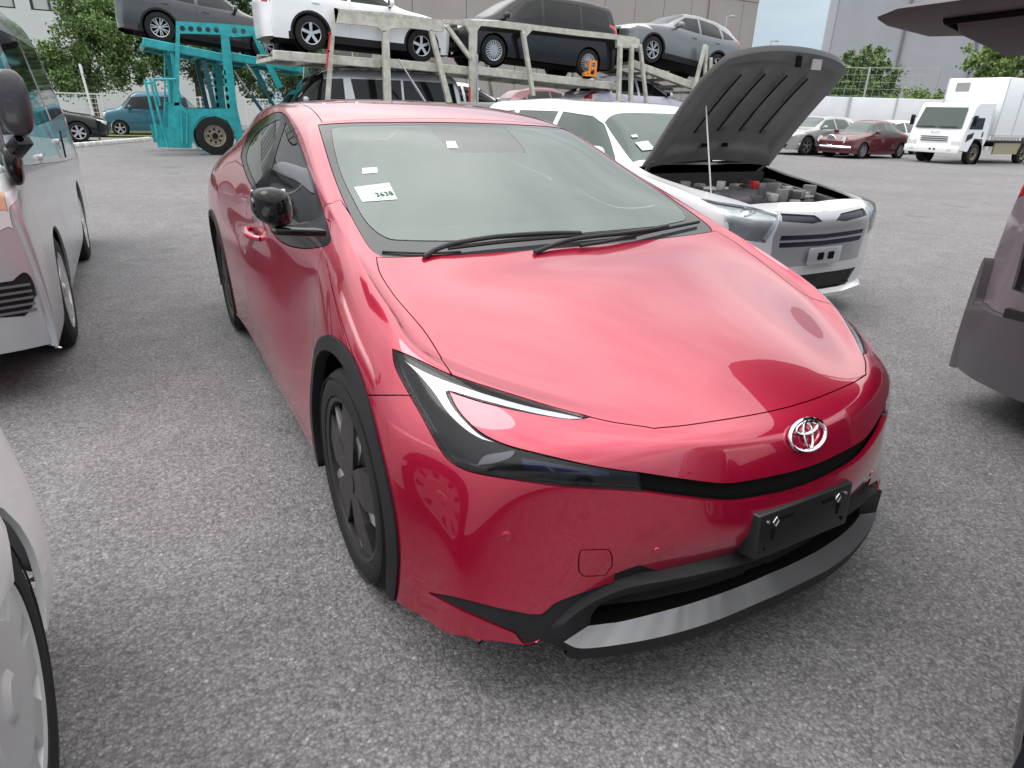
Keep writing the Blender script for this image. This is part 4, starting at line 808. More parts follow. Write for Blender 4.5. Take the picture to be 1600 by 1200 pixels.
MB().loft([[und(a, b) for a in np.linspace(-1, 1, 91)] for b in np.linspace(0, 1, 45)]).obj('bonnet_inner', UND, hood, angle=70)
for a0 in (-.60, -.26, .08, .42): 
    k = MB(); k.tube([hx(a0+.04*t, .28+t*.50)+Vector((0, -.74, -.66))*.05 for t in np.linspace(0, 1, 8)], .006, 6); k.obj('stamped_groove', DARK, hood)
for a0 in (-.30, .02): 
    p = hx(a0, .16)+Vector((0, -.74, -.66))*.048; MB().box(p, (.055, .012, .03)).obj('slot_opening', DARK, hood)
MB().box(hx(.35, .93)+Vector((0, -.05, -.05)), (.10, .01, .07)).obj('caution_label', mat('pale_label', (.35, .36, .36), .6), hood); MB().box(hx(.05, .93)+Vector((0, -.05, -.05)), (.05, .012, .07)).obj('latch_hole', DARK, hood)
rt, rb = Vector(on((1103, 166), 0, 2.40))-Vector((2.9, 2.08, 0)), Vector(on((1111, 302), 0, 2.36))-Vector((2.9, 2.08, 0)); MB().cyl(rb, rt, .006, 8).obj('prop_rod', mat('rod_grey', (.5, .5, .48), .4, .4), ww)
for sx in (-1, 1): MB().beam((sx*.64, .42, .93), (sx*.66, .30, 1.05), .03, .02).obj('bonnet_hinge', UND, ww)
BAY = mat('bay_black', (.02, .02, .022), .7); ENG = mat('engine_cover_grey', (.05, .05, .055), .5, var=.2); MET = mat('cast_metal', (.40, .40, .40), .45, .4, var=.25)
MB().box((0, -.12, .48), (1.34, 1.0, .04)).obj('bay_floor', BAY, ww); MB().box((0, .36, .72), (1.30, .04, .46)).obj('bulkhead', BAY, ww)
for sx in (-1, 1): 
    MB().beam((sx*.66, .34, .84), (sx*.64, -.52, .74), .05, .12).obj('inner_wing', P_GREY, ww, bevel=.01); MB().cyl((sx*.52, .0, .55), (sx*.50, .02, .84), .13, 18, .11).obj('strut_tower', BAY, ww)
    MB().cyl((sx*.50, .02, .84), (sx*.50, .02, .865), .05, 14).obj('strut_top', MET, ww)
MB().beam((-.60, -.56, .78), (.60, -.56, .78), .14, .03).obj('radiator_support', P_SILV, ww, bevel=.008); MB().box((-.25, -.63, .80), (.42, .10, .02)).obj('shroud_panel', mat('pale_shroud', (.35, .34, .33), .6), ww, bevel=.006); MB().box((.30, -.63, .80), (.40, .10, .02)).obj('shroud_panel', mat('pale_shroud', (.35, .34, .33), .6), ww, bevel=.006)
superell((-.18, -.22, .78), (.30, .20, .10), 3.2).obj('engine_cover', ENG, ww); superell((.38, -.20, .70), (.17, .13, .10), 4).obj('battery', BAY, ww); MB().box((.38, -.20, .815), (.28, .20, .02)).obj('battery_top', MET, ww, bevel=.006)
MB().box((.12, .05, .86), (.10, .05, .05)).box((.19, .03, .88), (.07, .05, .06)).tube([(.05, .04, .86), (.10, -.02, .84), (.22, -.04, .84)], .015, 6).obj('terminal_cover', mat('red_plastic', (.45, .02, .03), .4), ww, bevel=.006)
for i in range(9):
    x = -.5+.13*i; MB().tube([(x, .2-.05*math.sin(i*2), .74), (x+.08, .05, .80+.02*math.cos(i*3)), (x+.16, -.12-.1*math.sin(i), .76), (x+.14, -.35, .70)], .012, 6).obj('hose', BAY if i % 3 else MET, ww)
for i in range(60): MB().box((-.5+rng.rand()*1.05, -.42+rng.rand()*.66, .77+rng.rand()*.10), (.05+rng.rand()*.08, .04+rng.rand()*.07, .05+rng.rand()*.05), rng.rand()).obj('engine_fitting', [BAY, MET, ENG, UND][i % 4], ww, bevel=.005)
MB().box((.06, -.60, .82), (.16, .06, .05), .5).obj('bonnet_latch', BAY, ww, bevel=.01)
pc_ = MB(); pc_.box((0, -.862, .50), (.34, .02, .12)); pco = pc_.obj('plate_bracket', P_SILV, ww, bevel=.008)
for sx in (-1, 1): MB().box((sx*.055, -.874, .50), (.055, .01, .05)).obj('bracket_hole', DARK, pco)
for k in range(3): MB().box((0, -.795, .26+k*.035), (.86, .02, .010)).obj('lower_slat', BLK, ww)
MB().box((.60, -.76, .17), (.01, .01, .01))
lp = MB().loft([[Vector((s*sg_, y, z)) for sg_, s in [(-1, q) for q in (.80, .74, .6, .3)]+[(1, q) for q in (0, .3, .6, .74, .80)] for y in [-.84+.24*(s/.80)**4+dy]] for dy, z in ((.02, .235), (-.03, .215), (-.02, .185), (.06, .18))]).obj('bumper_lip', P_WHITE, ww)
for sx in (-1, 1):
    superell((sx*.62, -.665, .745), (.085, .05, .075), 2.4).obj('lamp_bowl', mat('lamp_bowl', (.75, .77, .8), .12, .9), ww)
for a, b in (((-.62, .36, 1.03), (.0, .34, 1.045)), ((.02, .36, 1.03), (.60, .34, 1.045))): MB().beam(a, b, .02, .02).obj('wiper_blade', WIP if 'WIP' in globals() else BLK, ww)
for sx in (-1,): 
    p0 = wws.view('top', [(.50, .62)])[0]; q = wws.ev([p0[0]], [p0[1]])[0]
    for (sx_, y_, w_, h_) in ((.50, .60, .13, .10), (.52, .72, .055, .03)):
        c4 = []
        for (da, db) in ((-1, -1), (1, -1), (1, 1), (-1, 1)):
            u_ = wws.view('top', [(sx_+da*w_/2, y_+db*h_/2)])[0]; e, n_ = wws.ev([u_[0]], [u_[1]], True); n_ = n_[0]*(-1 if n_[0][2] < 0 else 1); c4.append(Vector((-e[0][0], e[0][1], e[0][2]))+Vector((-n_[0], n_[1], n_[2]))*.006)
        MB().add(c4, [(0, 1, 2, 3)]).obj('windscreen_sticker', mat('pale_green_paper', (.44, .60, .52), .6), ww)
# on the transporters
vehicle('dark_suv', 'dark grey car with silver spoked wheels on the teal transporter', 'suv', P_DGREY, (2.56, 20.45, 2.47), R90, 'car', 'split', .62, L=4.5, H=1.6, rx=.098, det=32, wn=7)
vehicle('white_suv', 'white off-roader with black wheel arches on the cream upper deck', 'suv', P_WHITE, (5.45, 15.97, 2.40), R90, 'car', 'five', .62, rx=.03, det=32, tint=mat('two_tone_alloy', (.55, .56, .58), .25, .8))
vehicle('black_minivan', 'black minivan with many-spoked wheels on the cream upper deck', 'minivan', P_BLACK, (7.45, 15.97, 2.43), -R90, 'minivan', 'split', .66, rx=-.045, det=32, wn=10)
vehicle('grey_suv', 'grey off-roader on the raised right end of the cream deck', 'suv', P_GREY, (12.7, 15.97, 2.78), -R90, 'car', 'split', .64, rx=-.115, det=32, wn=6)
vehicle('silver_van', 'silver van on the lower deck under the white off-roader', 'van', P_SILV, (3.05, 16.15, .22), -R90, 'van', 'cap', cell=.06)
vehicle('lilac_car', 'pale lilac-white car under the ramp carrying the grey off-roader', 'hatch', P_LILAC, (14.3, 16.1, .93), R90, 'car', 'five', H=1.52, L=4.5)
vehicle('pale_car', 'white car with dark windows under the black minivan', 'hatch', P_WHITE, (9.6, 18.6, .62), R90, 'car', 'five', H=1.5)
vehicle('red_car', 'dark red car mostly hidden behind the cream transporter posts', 'hatch', P_DRED, (14.0, 20.6, .65), R90, 'car', 'five', H=1.5)
vehicle('white_minivan', 'white minivan parked behind the teal transporter', 'minivan', P_WHITE, (7.6, 27.2, 0), -R90, 'minivan', 'five')
vehicle('black_hatch', 'black hatchback nosing out behind the silver van at left', 'hatch', P_BLACK, (-2.52, 25.3, 0), R90, 'car', 'five', H=1.42, tint=ALLOY, det=28, wn=6)
vehicle('kei_wagon', 'small teal-blue box-shaped wagon before the mesh fence', 'kei', P_TEAL, (-1.35, 29.8, 0), -R90, 'car', 'five')
vehicle('silver_estate', 'silver-grey estate car beside the maroon retro car', 'suv', paint('champagne_silver', (.33, .34, .33), .5), (23.2, 18.15, 0), -R90, 'estate car', 'five', H=1.56, L=4.5, tint=ALLOY, glass=GLSG)
rc, rcc, rcs, _ = vehicle('retro_car', 'maroon retro car with round headlamps and upright oval chrome grille', 'retro', P_MAR, (24.1, 16.15, 0), -R90, 'car', 'split', .64, det=28, wn=8, tint=ALLOY, glass=GLSG)
for sx in (-1, 1):
    o = superell((sx*.52, -.80, .68), (.12, .14, .12), 2).obj('headlight_pod', P_MAR, rc); MB().cyl((sx*.52, -.92, .68), (sx*.52, -.95, .68), .105, 18).obj('headlight', LAMPW, o); MB().tube([Vector((sx*.52+.108*math.cos(t), -.945, .68+.108*math.sin(t))) for t in np.linspace(0, 2*PI, 18, endpoint=False)], .012, 6, True).obj('chrome_ring', CHROME, o)
g_ = MB().tube([Vector((.19*math.cos(t), -1.0+.05*math.cos(t)**2, .66+.19*math.sin(t))) for t in np.linspace(0, 2*PI, 24, endpoint=False)], .022, 6, True).obj('grille_surround', CHROME, rc)
MB().cyl((0, -.94, .66), (0, -.985, .66), .17, 20).obj('grille_mesh', mat('grille_grey', (.2, .2, .21), .4, .6), rc)
for k in range(7): MB().beam((-.15+.05*k, -.99, .66-.16*math.cos((k-3)*.4)), (-.15+.05*k, -.99, .66+.16*math.cos((k-3)*.4)), .01, .012).obj('grille_bar', CHROME, g_)
for y_ in (-.98, 3.12):
    MB().tube([Vector((x, y_+(.20 if y_ < 0 else -.20)*(abs(x)/.8)**3, .42)) for x in np.linspace(-.80, .80, 15)], .055, 8).obj('chrome_bumper', CHROME, rc)
vehicle('white_hatch', 'white hatchback half hidden between maroon retro car and box lorry', 'hatch', P_WHITE, (28.6, 18.3, 0), -R90, 'car', 'five', glass=GLSG)
# lorry
tr = thing('box_lorry', 'white box lorry with a square cab parked at the right', 'lorry', (26.3, 13.35, 0), -R90); WHT = P_WHITE
cabp = [(-1.02, .50), (-1.06, .98), (-.98, 1.22), (-.72, 1.98), (-.55, 2.10), (.60, 2.14), (.62, .95), (.45, .62), (.30, .90), (-.25, .92), (-.42, .62), (-.50, .45)]
cb = MB(); rows = [[Vector((x, y*(1-.0*k)+(.05 if k else 0)*(y < -.5), z*(1-.012*k))) for y, z in cabp] for x, k in ((-1.0, 1), (-.95, 0), (.95, 0), (1.0, 1))]
cb.loft(rows, True); n_ = len(cabp); cb.f += [tuple(range(n_)), tuple(range(3*n_, 4*n_))]; cab = cb.obj('cab', WHT, tr, angle=30)
MB().add([(-.86, -1.02, 1.24), (.86, -1.02, 1.24), (.78, -.765, 1.95), (-.78, -.765, 1.95)], [(0, 1, 2, 3)]).obj('windscreen', GLSG, tr)
for sx in (-1, 1):
    MB().add([(sx*1.008, -.78, 1.22), (sx*1.008, .12, 1.22), (sx*.995, .12, 1.86), (sx*.995, -.60, 1.86)], [(0, 1, 2, 3)]).obj('side_window', GLS, cab); MB().add([(sx*1.01, -.80, .78), (sx*1.01, -.42, .92), (sx*1.01, -.38, 1.12), (sx*1.01, -.78, 1.02)], [(0, 1, 2, 3)]).obj('corner_window', GLS, cab)
    MB().box((sx*.82, -1.065, .72), (.30, .03, .22)).obj('headlight', LAMPW, cab, bevel=.01); MB().box((sx*1.15, -.80, 1.50), (.14, .08, .36)).obj('door_mirror', BLK, cab, bevel=.02); MB().beam((sx*1.0, -.72, 1.6), (sx*1.15, -.80, 1.6), .03, .03).obj('mirror_arm', BLK, cab); MB().box((sx*1.012, .20, 1.05), (.02, .05, .18)).obj('door_handle', BLK, cab)
    MB().box((sx*1.0, .55, 1.2), (.006, .012, 1.4)).obj('door_seam', DARK, cab)
MB().box((0, -1.10, .50), (2.02, .14, .26)).obj('bumper', WHT, cab, bevel=.03)
for z in (.86, .93, 1.0): MB().box((0, -1.075, z-.06), (1.0, .012, .025)).obj('grille_slot', DARK, cab)
MB().box((.0, -1.175, .50), (.07, .01, .06)).box((.16, -1.175, .50), (.07, .01, .06)).obj('bumper_hole', DARK, cab)
for sx in (-1, 1): MB().box((sx*.70, -1.175, .50), (.16, .012, .07)).obj('fog_light', LAMPW, cab)
text('cab_lettering', 'ISUZU', .13, mat('grey_lettering', (.25, .26, .27), .4), cab, Matrix.Translation((0, -1.085, 1.09)) @ Matrix.Rotation(rad(90), 4, 'X'))
for a, b in (((-.75, -1.06, 1.27), (-.1, -1.05, 1.29)), ((.05, -1.06, 1.27), (.7, -1.05, 1.29))): MB().beam(a, b, .02, .02).obj('wiper', BLK, cab)
for sx in (-1, 1): MB().lathe([(.48, 0), (.48, -.30)], 20, Matrix.Translation((sx*1.0, 0, .37)) @ Matrix.Diagonal((sx, 1, 1, 1)), -1.4, 1.4).obj('wheel_arch', BLK, cab, solid=.02); MB().box((sx*1.004, -.2, .66), (.02, .30, .10)).obj('cab_step', BLK, cab)

bx = MB().box((0, 3.30, 2.02), (2.16, 4.9, 1.98)).obj('box_body', WHT, tr, bevel=.03)
for y in (.86, 2.1, 3.3, 4.5, 5.7):
    for sx in (-1, 1): MB().box((sx*1.087, y, 2.02), (.02, .05, 1.94)).obj('box_rib', mat('rib_pale', (.5, .52, .54), .5), bx)
for sx in (-1, 1): 
    MB().box((sx*1.08, 3.3, 1.02), (.05, 4.9, .09)).obj('box_rail', mat('rib_pale', (.5, .52, .54), .5), bx); MB().box((sx*.9, 2.4, .55), (.06, 1.9, .40)).obj('side_guard', mat('beige_box', (.32, .29, .20), .6), tr)
MB().box((-.5, .838, 2.7), (.5, .01, .3)).obj('front_vent', mat('rib_grey2', (.25, .26, .27), .5), bx); MB().box((0, 2.6, .72), (.8, 6.0, .22)).obj('chassis', BLK, tr)
for sx in (-1, 1):
    for y in (0, 3.6): wheel(tr, sx*.98, y, .37, sx, 'steel', .60, .22, mat('dusty_steel_wheel', (.30, .27, .21), .6, .2, var=.3), det=28)
# ================================================================== the red car
RED = mat('red_paint', (.40, .004, .036), .28, .5, coat=1, coat_rough=.015)
RED.node_tree.nodes['Principled BSDF'].inputs['Coat IOR'].default_value = 1.75
SATIN = mat('satin_grey_paint', (.16, .165, .175), .33, .5, coat=.2)
GUIDE = mat('light_guide_silver', (.72, .74, .76), .22, .6, coat=.5)
LENSB = mat('dark_blue_lens', (.004, .008, .05), .08, .3, coat=1)
GLASSC = clear_mat('windscreen_glass', (.66, .74, .70), .04, ((.33, .49, .42), .18))  # grey-green film stands in for the sky reflected on the glass
TINT = clear_mat('dark_side_glass', (.22, .26, .25), .06)
LENSC = clear_mat('clear_lens_dark', (.8, .82, .85), .0, mul=.5)
PR = [
 [(0,3.66,.40),(.25,3.66,.40),(.42,3.655,.40),(.50,3.65,.39),(.56,3.64,.38),(.61,3.63,.37),(.66,3.61,.36),(.69,3.60,.34),(.71,3.59,.31),(.72,3.58,.28)],
 [(0,3.675,.62),(.25,3.675,.62),(.42,3.67,.61),(.50,3.665,.60),(.57,3.65,.58),(.63,3.63,.55),(.68,3.61,.51),(.715,3.59,.45),(.73,3.58,.38),(.74,3.57,.28)],
 [(0,3.67,.86),(.25,3.67,.86),(.43,3.66,.85),(.51,3.65,.84),(.58,3.63,.82),(.65,3.6,.77),(.70,3.57,.69),(.735,3.55,.56),(.75,3.54,.43),(.755,3.53,.27)],
 [(0,3.64,1.03),(.28,3.63,1.02),(.46,3.61,1.01),(.53,3.59,.99),(.61,3.55,.96),(.68,3.51,.90),(.74,3.47,.80),(.775,3.46,.63),(.785,3.46,.45),(.785,3.46,.25)],
 [(0,3.42,1.125),(.28,3.41,1.12),(.48,3.39,1.10),(.55,3.37,1.085),(.64,3.34,1.05),(.73,3.30,.99),(.80,3.28,.88),(.835,3.28,.70),(.84,3.28,.46),(.83,3.28,.22)],
 [(0,3.05,1.25),(.28,3.05,1.243),(.50,3.05,1.22),(.575,3.05,1.185),(.66,3.05,1.13),(.765,3.03,1.05),(.858,3.03,.92),(.885,3.03,.72),(.885,3.03,.46),(.875,3.03,.2)],
 [(0,2.55,1.37),(.3,2.55,1.363),(.54,2.57,1.33),(.61,2.6,1.285),(.69,2.6,1.18),(.785,2.6,1.065),(.868,2.6,.92),(.892,2.6,.70),(.892,2.6,.46),(.885,2.6,.2)],
 [(0,2.0,1.41),(.3,2,1.403),(.56,2.05,1.372),(.625,2.1,1.33),(.71,2.1,1.19),(.80,2.1,1.03),(.855,2.1,.87),(.882,2.1,.66),(.885,2.1,.45),(.87,2.1,.22)],
 [(0,1.5,1.395),(.31,1.5,1.39),(.57,1.55,1.365),(.64,1.6,1.325),(.735,1.6,1.16),(.82,1.6,.985),(.842,1.6,.84),(.872,1.6,.62),(.88,1.6,.42),(.868,1.6,.22)],
 [(0,1.05,1.327),(.32,1.06,1.322),(.60,1.12,1.30),(.67,1.15,1.24),(.745,1.15,1.10),(.82,1.15,.955),(.83,1.15,.82),(.862,1.15,.6),(.878,1.15,.4),(.866,1.15,.2)],
 [(0,.74,1.203),(.34,.75,1.20),(.645,.78,1.176),(.71,.80,1.13),(.765,.80,1.04),(.812,.80,.935),(.822,.80,.80),(.848,.80,.60),(.872,.80,.4),(.865,.80,.20)],
 [(0,.42,1.075),(.36,.43,1.072),(.68,.45,1.063),(.735,.46,1.045),(.77,.47,.995),(.80,.48,.93),(.822,.48,.80),(.845,.48,.60),(.866,.48,.38),(.865,.48,.19)],
 [(0,.13,.955),(.35,.14,.957),(.69,.17,.965),(.745,.20,.978),(.788,.22,.945),(.825,.25,.87),(.855,.27,.74),(.873,.28,.55),(.878,.28,.36),(.872,.28,.18)],
 [(0,-.05,.925),(.35,-.04,.922),(.70,.0,.903),(.748,-.01,.922),(.795,.02,.895),(.835,.05,.83),(.872,.05,.70),(.886,.05,.52),(.886,.05,.34),(.88,.05,.17)],
 [(0,-.30,.873),(.34,-.28,.868),(.69,-.18,.850),(.744,-.17,.876),(.795,-.15,.842),(.838,-.13,.78),(.874,-.13,.67),(.888,-.13,.50),(.888,-.13,.33),(.882,-.13,.17)],
 [(0,-.58,.81),(.32,-.54,.808),(.62,-.40,.782),(.735,-.33,.822),(.790,-.31,.785),(.835,-.30,.72),(.866,-.31,.62),(.88,-.32,.47),(.884,-.34,.32),(.876,-.36,.19)],
 [(0,-.80,.742),(.20,-.785,.745),(.38,-.735,.752),(.565,-.595,.762),(.68,-.51,.762),(.77,-.45,.715),(.83,-.43,.62),(.85,-.43,.48),(.857,-.44,.33),(.855,-.45,.20)],
 [(0,-.862,.69),(.21,-.843,.695),(.40,-.785,.705),(.56,-.70,.705),(.655,-.632,.69),(.735,-.578,.65),(.785,-.548,.56),(.807,-.535,.44),(.82,-.525,.32),(.828,-.515,.205)],
 [(0,-.888,.605),(.22,-.87,.62),(.41,-.81,.635),(.57,-.725,.635),(.66,-.665,.615),(.72,-.63,.565),(.76,-.61,.48),(.785,-.60,.39),(.80,-.585,.30),(.812,-.57,.21)],
 [(0,-.893,.56),(.22,-.877,.58),(.41,-.815,.59),(.56,-.735,.58),(.645,-.685,.545),(.70,-.66,.48),(.74,-.645,.41),(.768,-.635,.34),(.785,-.62,.28),(.798,-.60,.215)],
 [(0,-.898,.49),(.21,-.882,.49),(.41,-.82,.485),(.54,-.758,.46),(.62,-.72,.42),(.67,-.70,.365),(.715,-.685,.315),(.745,-.668,.285),(.765,-.65,.255),(.785,-.628,.23)],
 [(0,-.86,.41),(.20,-.85,.41),(.38,-.81,.40),(.50,-.775,.37),(.585,-.752,.305),(.63,-.738,.245),(.665,-.72,.228),(.70,-.702,.235),(.73,-.685,.238),(.76,-.66,.235)],
]
ps = Surf(PR, 2, (10, 8))
def PX(pts, step=12, closed=True): return ps.view('px', crom(pts, step, closed))
def SD(pts, step=.05): return ps.view('side', crom(pts, step))
def half(pts): return pts+[np.array([pts[-1][0], -.3]), np.array([pts[0][0], -.3])]
car = thing('hatchback_car', 'red hatchback with black wheels parked nearest, numbered sticker on its windscreen', 'car')
hood = half(PX([(588,402,1),(592,423),(603,443),(620,467),(640,490),(667,523),(706,586,1),(740,598),(797,616),(865,637),(923,652,1),(960,660),(1010,667,1)], 12, False)+ps.view('top', crom([(.375,-.748),(.3,-.768),(.2,-.785),(.1,-.796),(0,-.80)], .03, False)))
hl = PX([(613,545,1),(631,552),(667,568),(698,583),(739,597),(797,615),(865,636),(923,651,1),(901,655),(856,650),(802,640),(752,628),(702,612,1),(712,635),(730,658),(757,680),(793,696),(842,709),(910,725),(960,734),(1000,739,1),(1004,768,1),(955,765),(887,761),(820,752),(752,741),(721,732),(698,716),(680,689),(658,648),(635,608),(617,572)])
guide = PX([(627,560,1),(653,575),(685,589),(739,607),(820,630),(887,644),(912,650,1),(892,652),(851,646),(797,634),(748,621),(700,608),(694,610),(703,630),(721,653),(748,678),(772,690,1),(752,686),(725,670),(698,644),(676,612),(653,585)])
unit = PX([(812,714,1),(850,720),(900,729),(955,738),(955,748),(880,742),(820,733)])
refl = PX([(742,728,1),(752,712),(780,705),(803,702),(798,715),(770,725)])
sa = PX([(1000,739,1),(1060,748),(1127,756),(1169,752),(1225,741,1)], 12, False); sb = PX([(1225,771,1),(1169,782),(1131,784),(1075,778),(1004,768,1)], 12, False)
slot = sa+[np.array([sa[-1][0], -.3]), np.array([sb[0][0], -.3])]+sb
trim = PX([(669,926,1),(712,934),(775,950),(820,959),(847,960),(865,945),(887,935),(936,918),(960,911),(1080,890,1),(1080,915,1),(990,960,1),(930,1010,1),(842,1020,1),(820,1008),(806,990,1),(752,968),(712,950)])
tow = PX([(908,860,1),(951,859),(956,868),(956,884,1),(946,899,1),(911,900),(905,893),(905,868)])
aF_o = SD(circ(.01, .335, .437)); aF_i = SD(circ(.01, .335, .395)); aR_o = SD(circ(2.75, .335, .425)); aR_i = SD(circ(2.75, .335, .388))
dlo = PX([(517,372,1),(512,383),(470,388),(430,370),(400,306),(385,275),(376,245,1),(382,218),(398,195),(420,180),(434,175),(447,181),(463,211),(480,257),(503,323)], 10)
fglass = PX([(446,191,1),(462,220),(478,264),(497,325,1),(492,340),(470,350),(442,350),(424,332),(414,306),(416,294,1),(430,240)], 8)
rglass = PX([(430,188,1),(438,187,1),(428,218),(413,262),(401,292,1),(390,268),(384,246),(391,222),(406,203)], 8)
wsR = PX([(597,401,1),(577,386),(545,330),(520,270),(497,195,1)], 12, False)
ws_out = half([np.array([12.03, 1.0])]+wsR+[np.array([9.02, 1.0])])
ws_in = half(PX([(700,376,1),(640,375),(604,371),(573,347),(550,307),(534,273),(523,235),(519,208),(528,200),(620,197,1)], 12, False))
senscov = half(PX([(660,197,1),(668,198),(705,236),(718,239,1)], 12, False))
fender = PX([(563,617.5,1),(645,617.5,1),(722,603,1),(700,560,1),(640,480,1),(600,400,1)], 20, False)
fender = fender+PX([(580,385,1),(532,312,1),(507,323,1)], 20, False)+SD([(.45,.98,1),(.535,.80,1),(.56,.62),(.55,.45),(.50,.26,1),(.48,.10,1),(-.05,.10,1),(-.2,.72,1)], .06)[:-1]
fdoor = SD([(.40,.99,1),(.45,1.03,1),(1.62,1.06,1),(1.655,.95),(1.66,.6),(1.68,.235,1),(.40,.235,1)], .06)
rdoor = SD([(1.50,1.06,1),(2.30,1.08,1),(2.56,1.02),(2.46,.82),(2.34,.60),(2.26,.42),(2.22,.235,1),(1.50,.235,1)], .06)
sill = SD([(.40,.246,1),(2.4,.246,1),(2.4,.05,1),(.40,.05,1)], .1)
rwin = half(ps.view('top', [(0,2.62),(.30,2.62),(.46,2.66),(.43,3.28),(.28,3.33),(0,3.34)]))
roofp = half(ps.view('top', [(0,1.10),(.30,1.10),(.575,1.15),(.53,1.9),(.50,2.52),(.3,2.55),(0,2.55)]))
tail = half(ps.view('rear', [(0,.99),(.4,.99),(.66,.95),(.70,.90),(.66,.88),(.4,.93),(0,.935)]))
ps_split = Split(ps, [('sens', senscov), ('glass', ws_in), ('band', ws_out), ('guide', guide), ('refl', refl), ('unit', unit), ('hl', hl), ('slot', slot), ('hole', aF_i), ('hole', aR_i),
    ('cF', aF_o), ('cR', aR_o), ('trim', trim), ('tow', tow), ('fglass', fglass), ('rglass', rglass), ('dlo', dlo), ('hood', hood), ('rwin', rwin), ('tail', tail), ('roof', roofp), ('fdoor', fdoor), ('rdoor', rdoor), ('fender', fender), ('sill', sill)], cell=.02)
P_ = ps_split.piece; Q_ = ps_split.pair
P_(['hood'], 'bonnet', RED, car); body = P_(['body'], 'body_shell', RED, car, gap=.0018); Q_(['fender'], 'fender', RED, car, gap=.0016)
P_(['roof'], 'roof', RED, car); Q_(['fdoor'], 'front_door', RED, car); Q_(['rdoor'], 'rear_door', RED, car); Q_(['sill'], 'sill', RED, car, gap=.001)
Q_(['tow'], 'tow_eye_cover', RED, car, gap=.0012); P_(['slot'], 'front_slot', DARK, car, off=-.022)
Q_(['trim'], 'bumper_side_trim', TRIM, car, off=-.004, gap=.001)
Q_(['cF'], 'arch_cladding', TRIM, car, off=.007, gap=0, flange=.035); Q_(['cR'], 'arch_cladding', TRIM, car, off=.007, gap=0, flange=.035)
for h in Q_(['hl', 'guide', 'refl', 'unit'], 'headlight', BLK, car, off=-.016, flange=0):
    sg = -1 if np.mean([v.co.x for v in h.data.vertices]) < 0 else 1
    P_(['guide'], 'light_guide', GUIDE, h, side=sg, off=-.007, flange=.012, gap=.001); P_(['unit'], 'lamp_unit', LENSB, h, side=sg, off=-.010, flange=.01)
    P_(['refl'], 'reflector', mat('lamp_grey', (.16, .16, .17), .2, .7), h, side=sg, off=-.010, flange=.01); P_(['hl', 'guide', 'refl', 'unit'], 'lens', LENSC, h, side=sg, gap=.0015, flange=.016)
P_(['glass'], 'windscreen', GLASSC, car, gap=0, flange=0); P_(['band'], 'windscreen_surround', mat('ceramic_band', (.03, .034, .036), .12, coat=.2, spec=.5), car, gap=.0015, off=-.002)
P_(['sens'], 'sensor_housing', mat('sensor_frit', (.075, .085, .082), .06, spec=.7), car, off=-.0005, gap=.0008, flange=.004)
Q_(['dlo'], 'window_frame', BLK, car, off=-.002); Q_(['fglass'], 'front_window', TINT, car, gap=.0005, off=-.004, flange=0); Q_(['rglass'], 'rear_window', TINT, car, gap=.0005, off=-.004, flange=0)
P_(['rwin'], 'back_window', TINT, car, flange=0); P_(['tail'], 'tail_light', mat('tail_red', (.35, .005, .01), .15, coat=1), car, off=-.002)
P_(['body', 'hood', 'fender', 'fdoor', 'rdoor', 'sill', 'tow', 'slot', 'trim', 'cF', 'cR', 'tail', 'roof', 'dlo', 'hl', 'guide', 'refl', 'unit'], 'inner_shell', DARK, car, off=-.024, flange=0, gap=0)
MB().box((0, 1.5, .22), (1.4, 3.7, .06)).box((0, -.42, .25), (1.0, .5, .05)).obj('floor_pan', DARK, car)
for sx in (-1, 1):
    for y in (0, 2.75):
        w = MB(); w.lathe([(.40, 0), (.40, -.24), (.05, -.25)], 24, Matrix.Translation((sx*.852, y+.01, .335)) @ Matrix.Diagonal((sx, 1, 1, 1)), -1.35, 1.35); w.obj('wheel_liner', DARK, car)
WD = mat('dusty_black_wheel', (.034, .031, .031), .42, .3, var=.35, vscale=14)
for sx in (-1, 1):
    wheel(car, sx*.866, 0, .339, sx, 'aero', .745, .2, WD, det=72, steer=rad(0)); wheel(car, sx*.866, 2.75, .339, sx, 'aero', .745, .2, WD, det=64)
def surf_px(px, off=0):
    q = ps.hit(CAMPOS*np.array([-1, 1, 1]), ray(px)*np.array([-1, 1, 1])); sg = 1
    if q is None: q = ps.hit(CAMPOS, ray(px)); sg = -1
    if q is None: q = ps.view('px', [px])[0]; sg = 1
    p, n = ps.ev([q[0]], [q[1]], True); p, n = p[0], n[0]
    if ps_split.flip: n = -n
    p = p+n*off; p = p*np.array([sg, 1, 1]); n = n*np.array([sg, 1, 1]); return Vector((-p[0], p[1], p[2])), Vector((-n[0], n[1], n[2]))
def patch(name, px4, m, parent, off=.0015, n=5, label=None):
    a, b, c, d = [np.array(p, float) for p in px4]; rows = []
    for i in range(n+1):
        t = i/n; l = a+(d-a)*t; r_ = b+(c-b)*t; rows.append([surf_px(l+(r_-l)*k/n, off)[0] for k in range(n+1)])
    o = MB().loft(rows).obj(name, m, parent); 
    if label: o['label'] = label
    return o, rows
PAPER = mat('pale_green_paper', (.44, .60, .52), .6); INK = mat('dark_print', (.03, .03, .035), .6); PALEINK = mat('faint_print', (.42, .55, .50), .6)
st, rows = patch('windscreen_sticker', [(553,293),(608,286),(621,312),(566,316)], PAPER, car, label='large pale green paper sticker with dark digits')
patch('windscreen_sticker', [(566,263.5),(589,262),(590,270),(567,272)], mat('white_paper', (.8, .83, .82), .6), car, label='small white sticker above the large one')
patch('windscreen_sticker', [(697,221),(711,221),(716,232),(699,232)], mat('white_paper', (.8, .83, .82), .6), car, label='small white sticker beside the sensor housing')
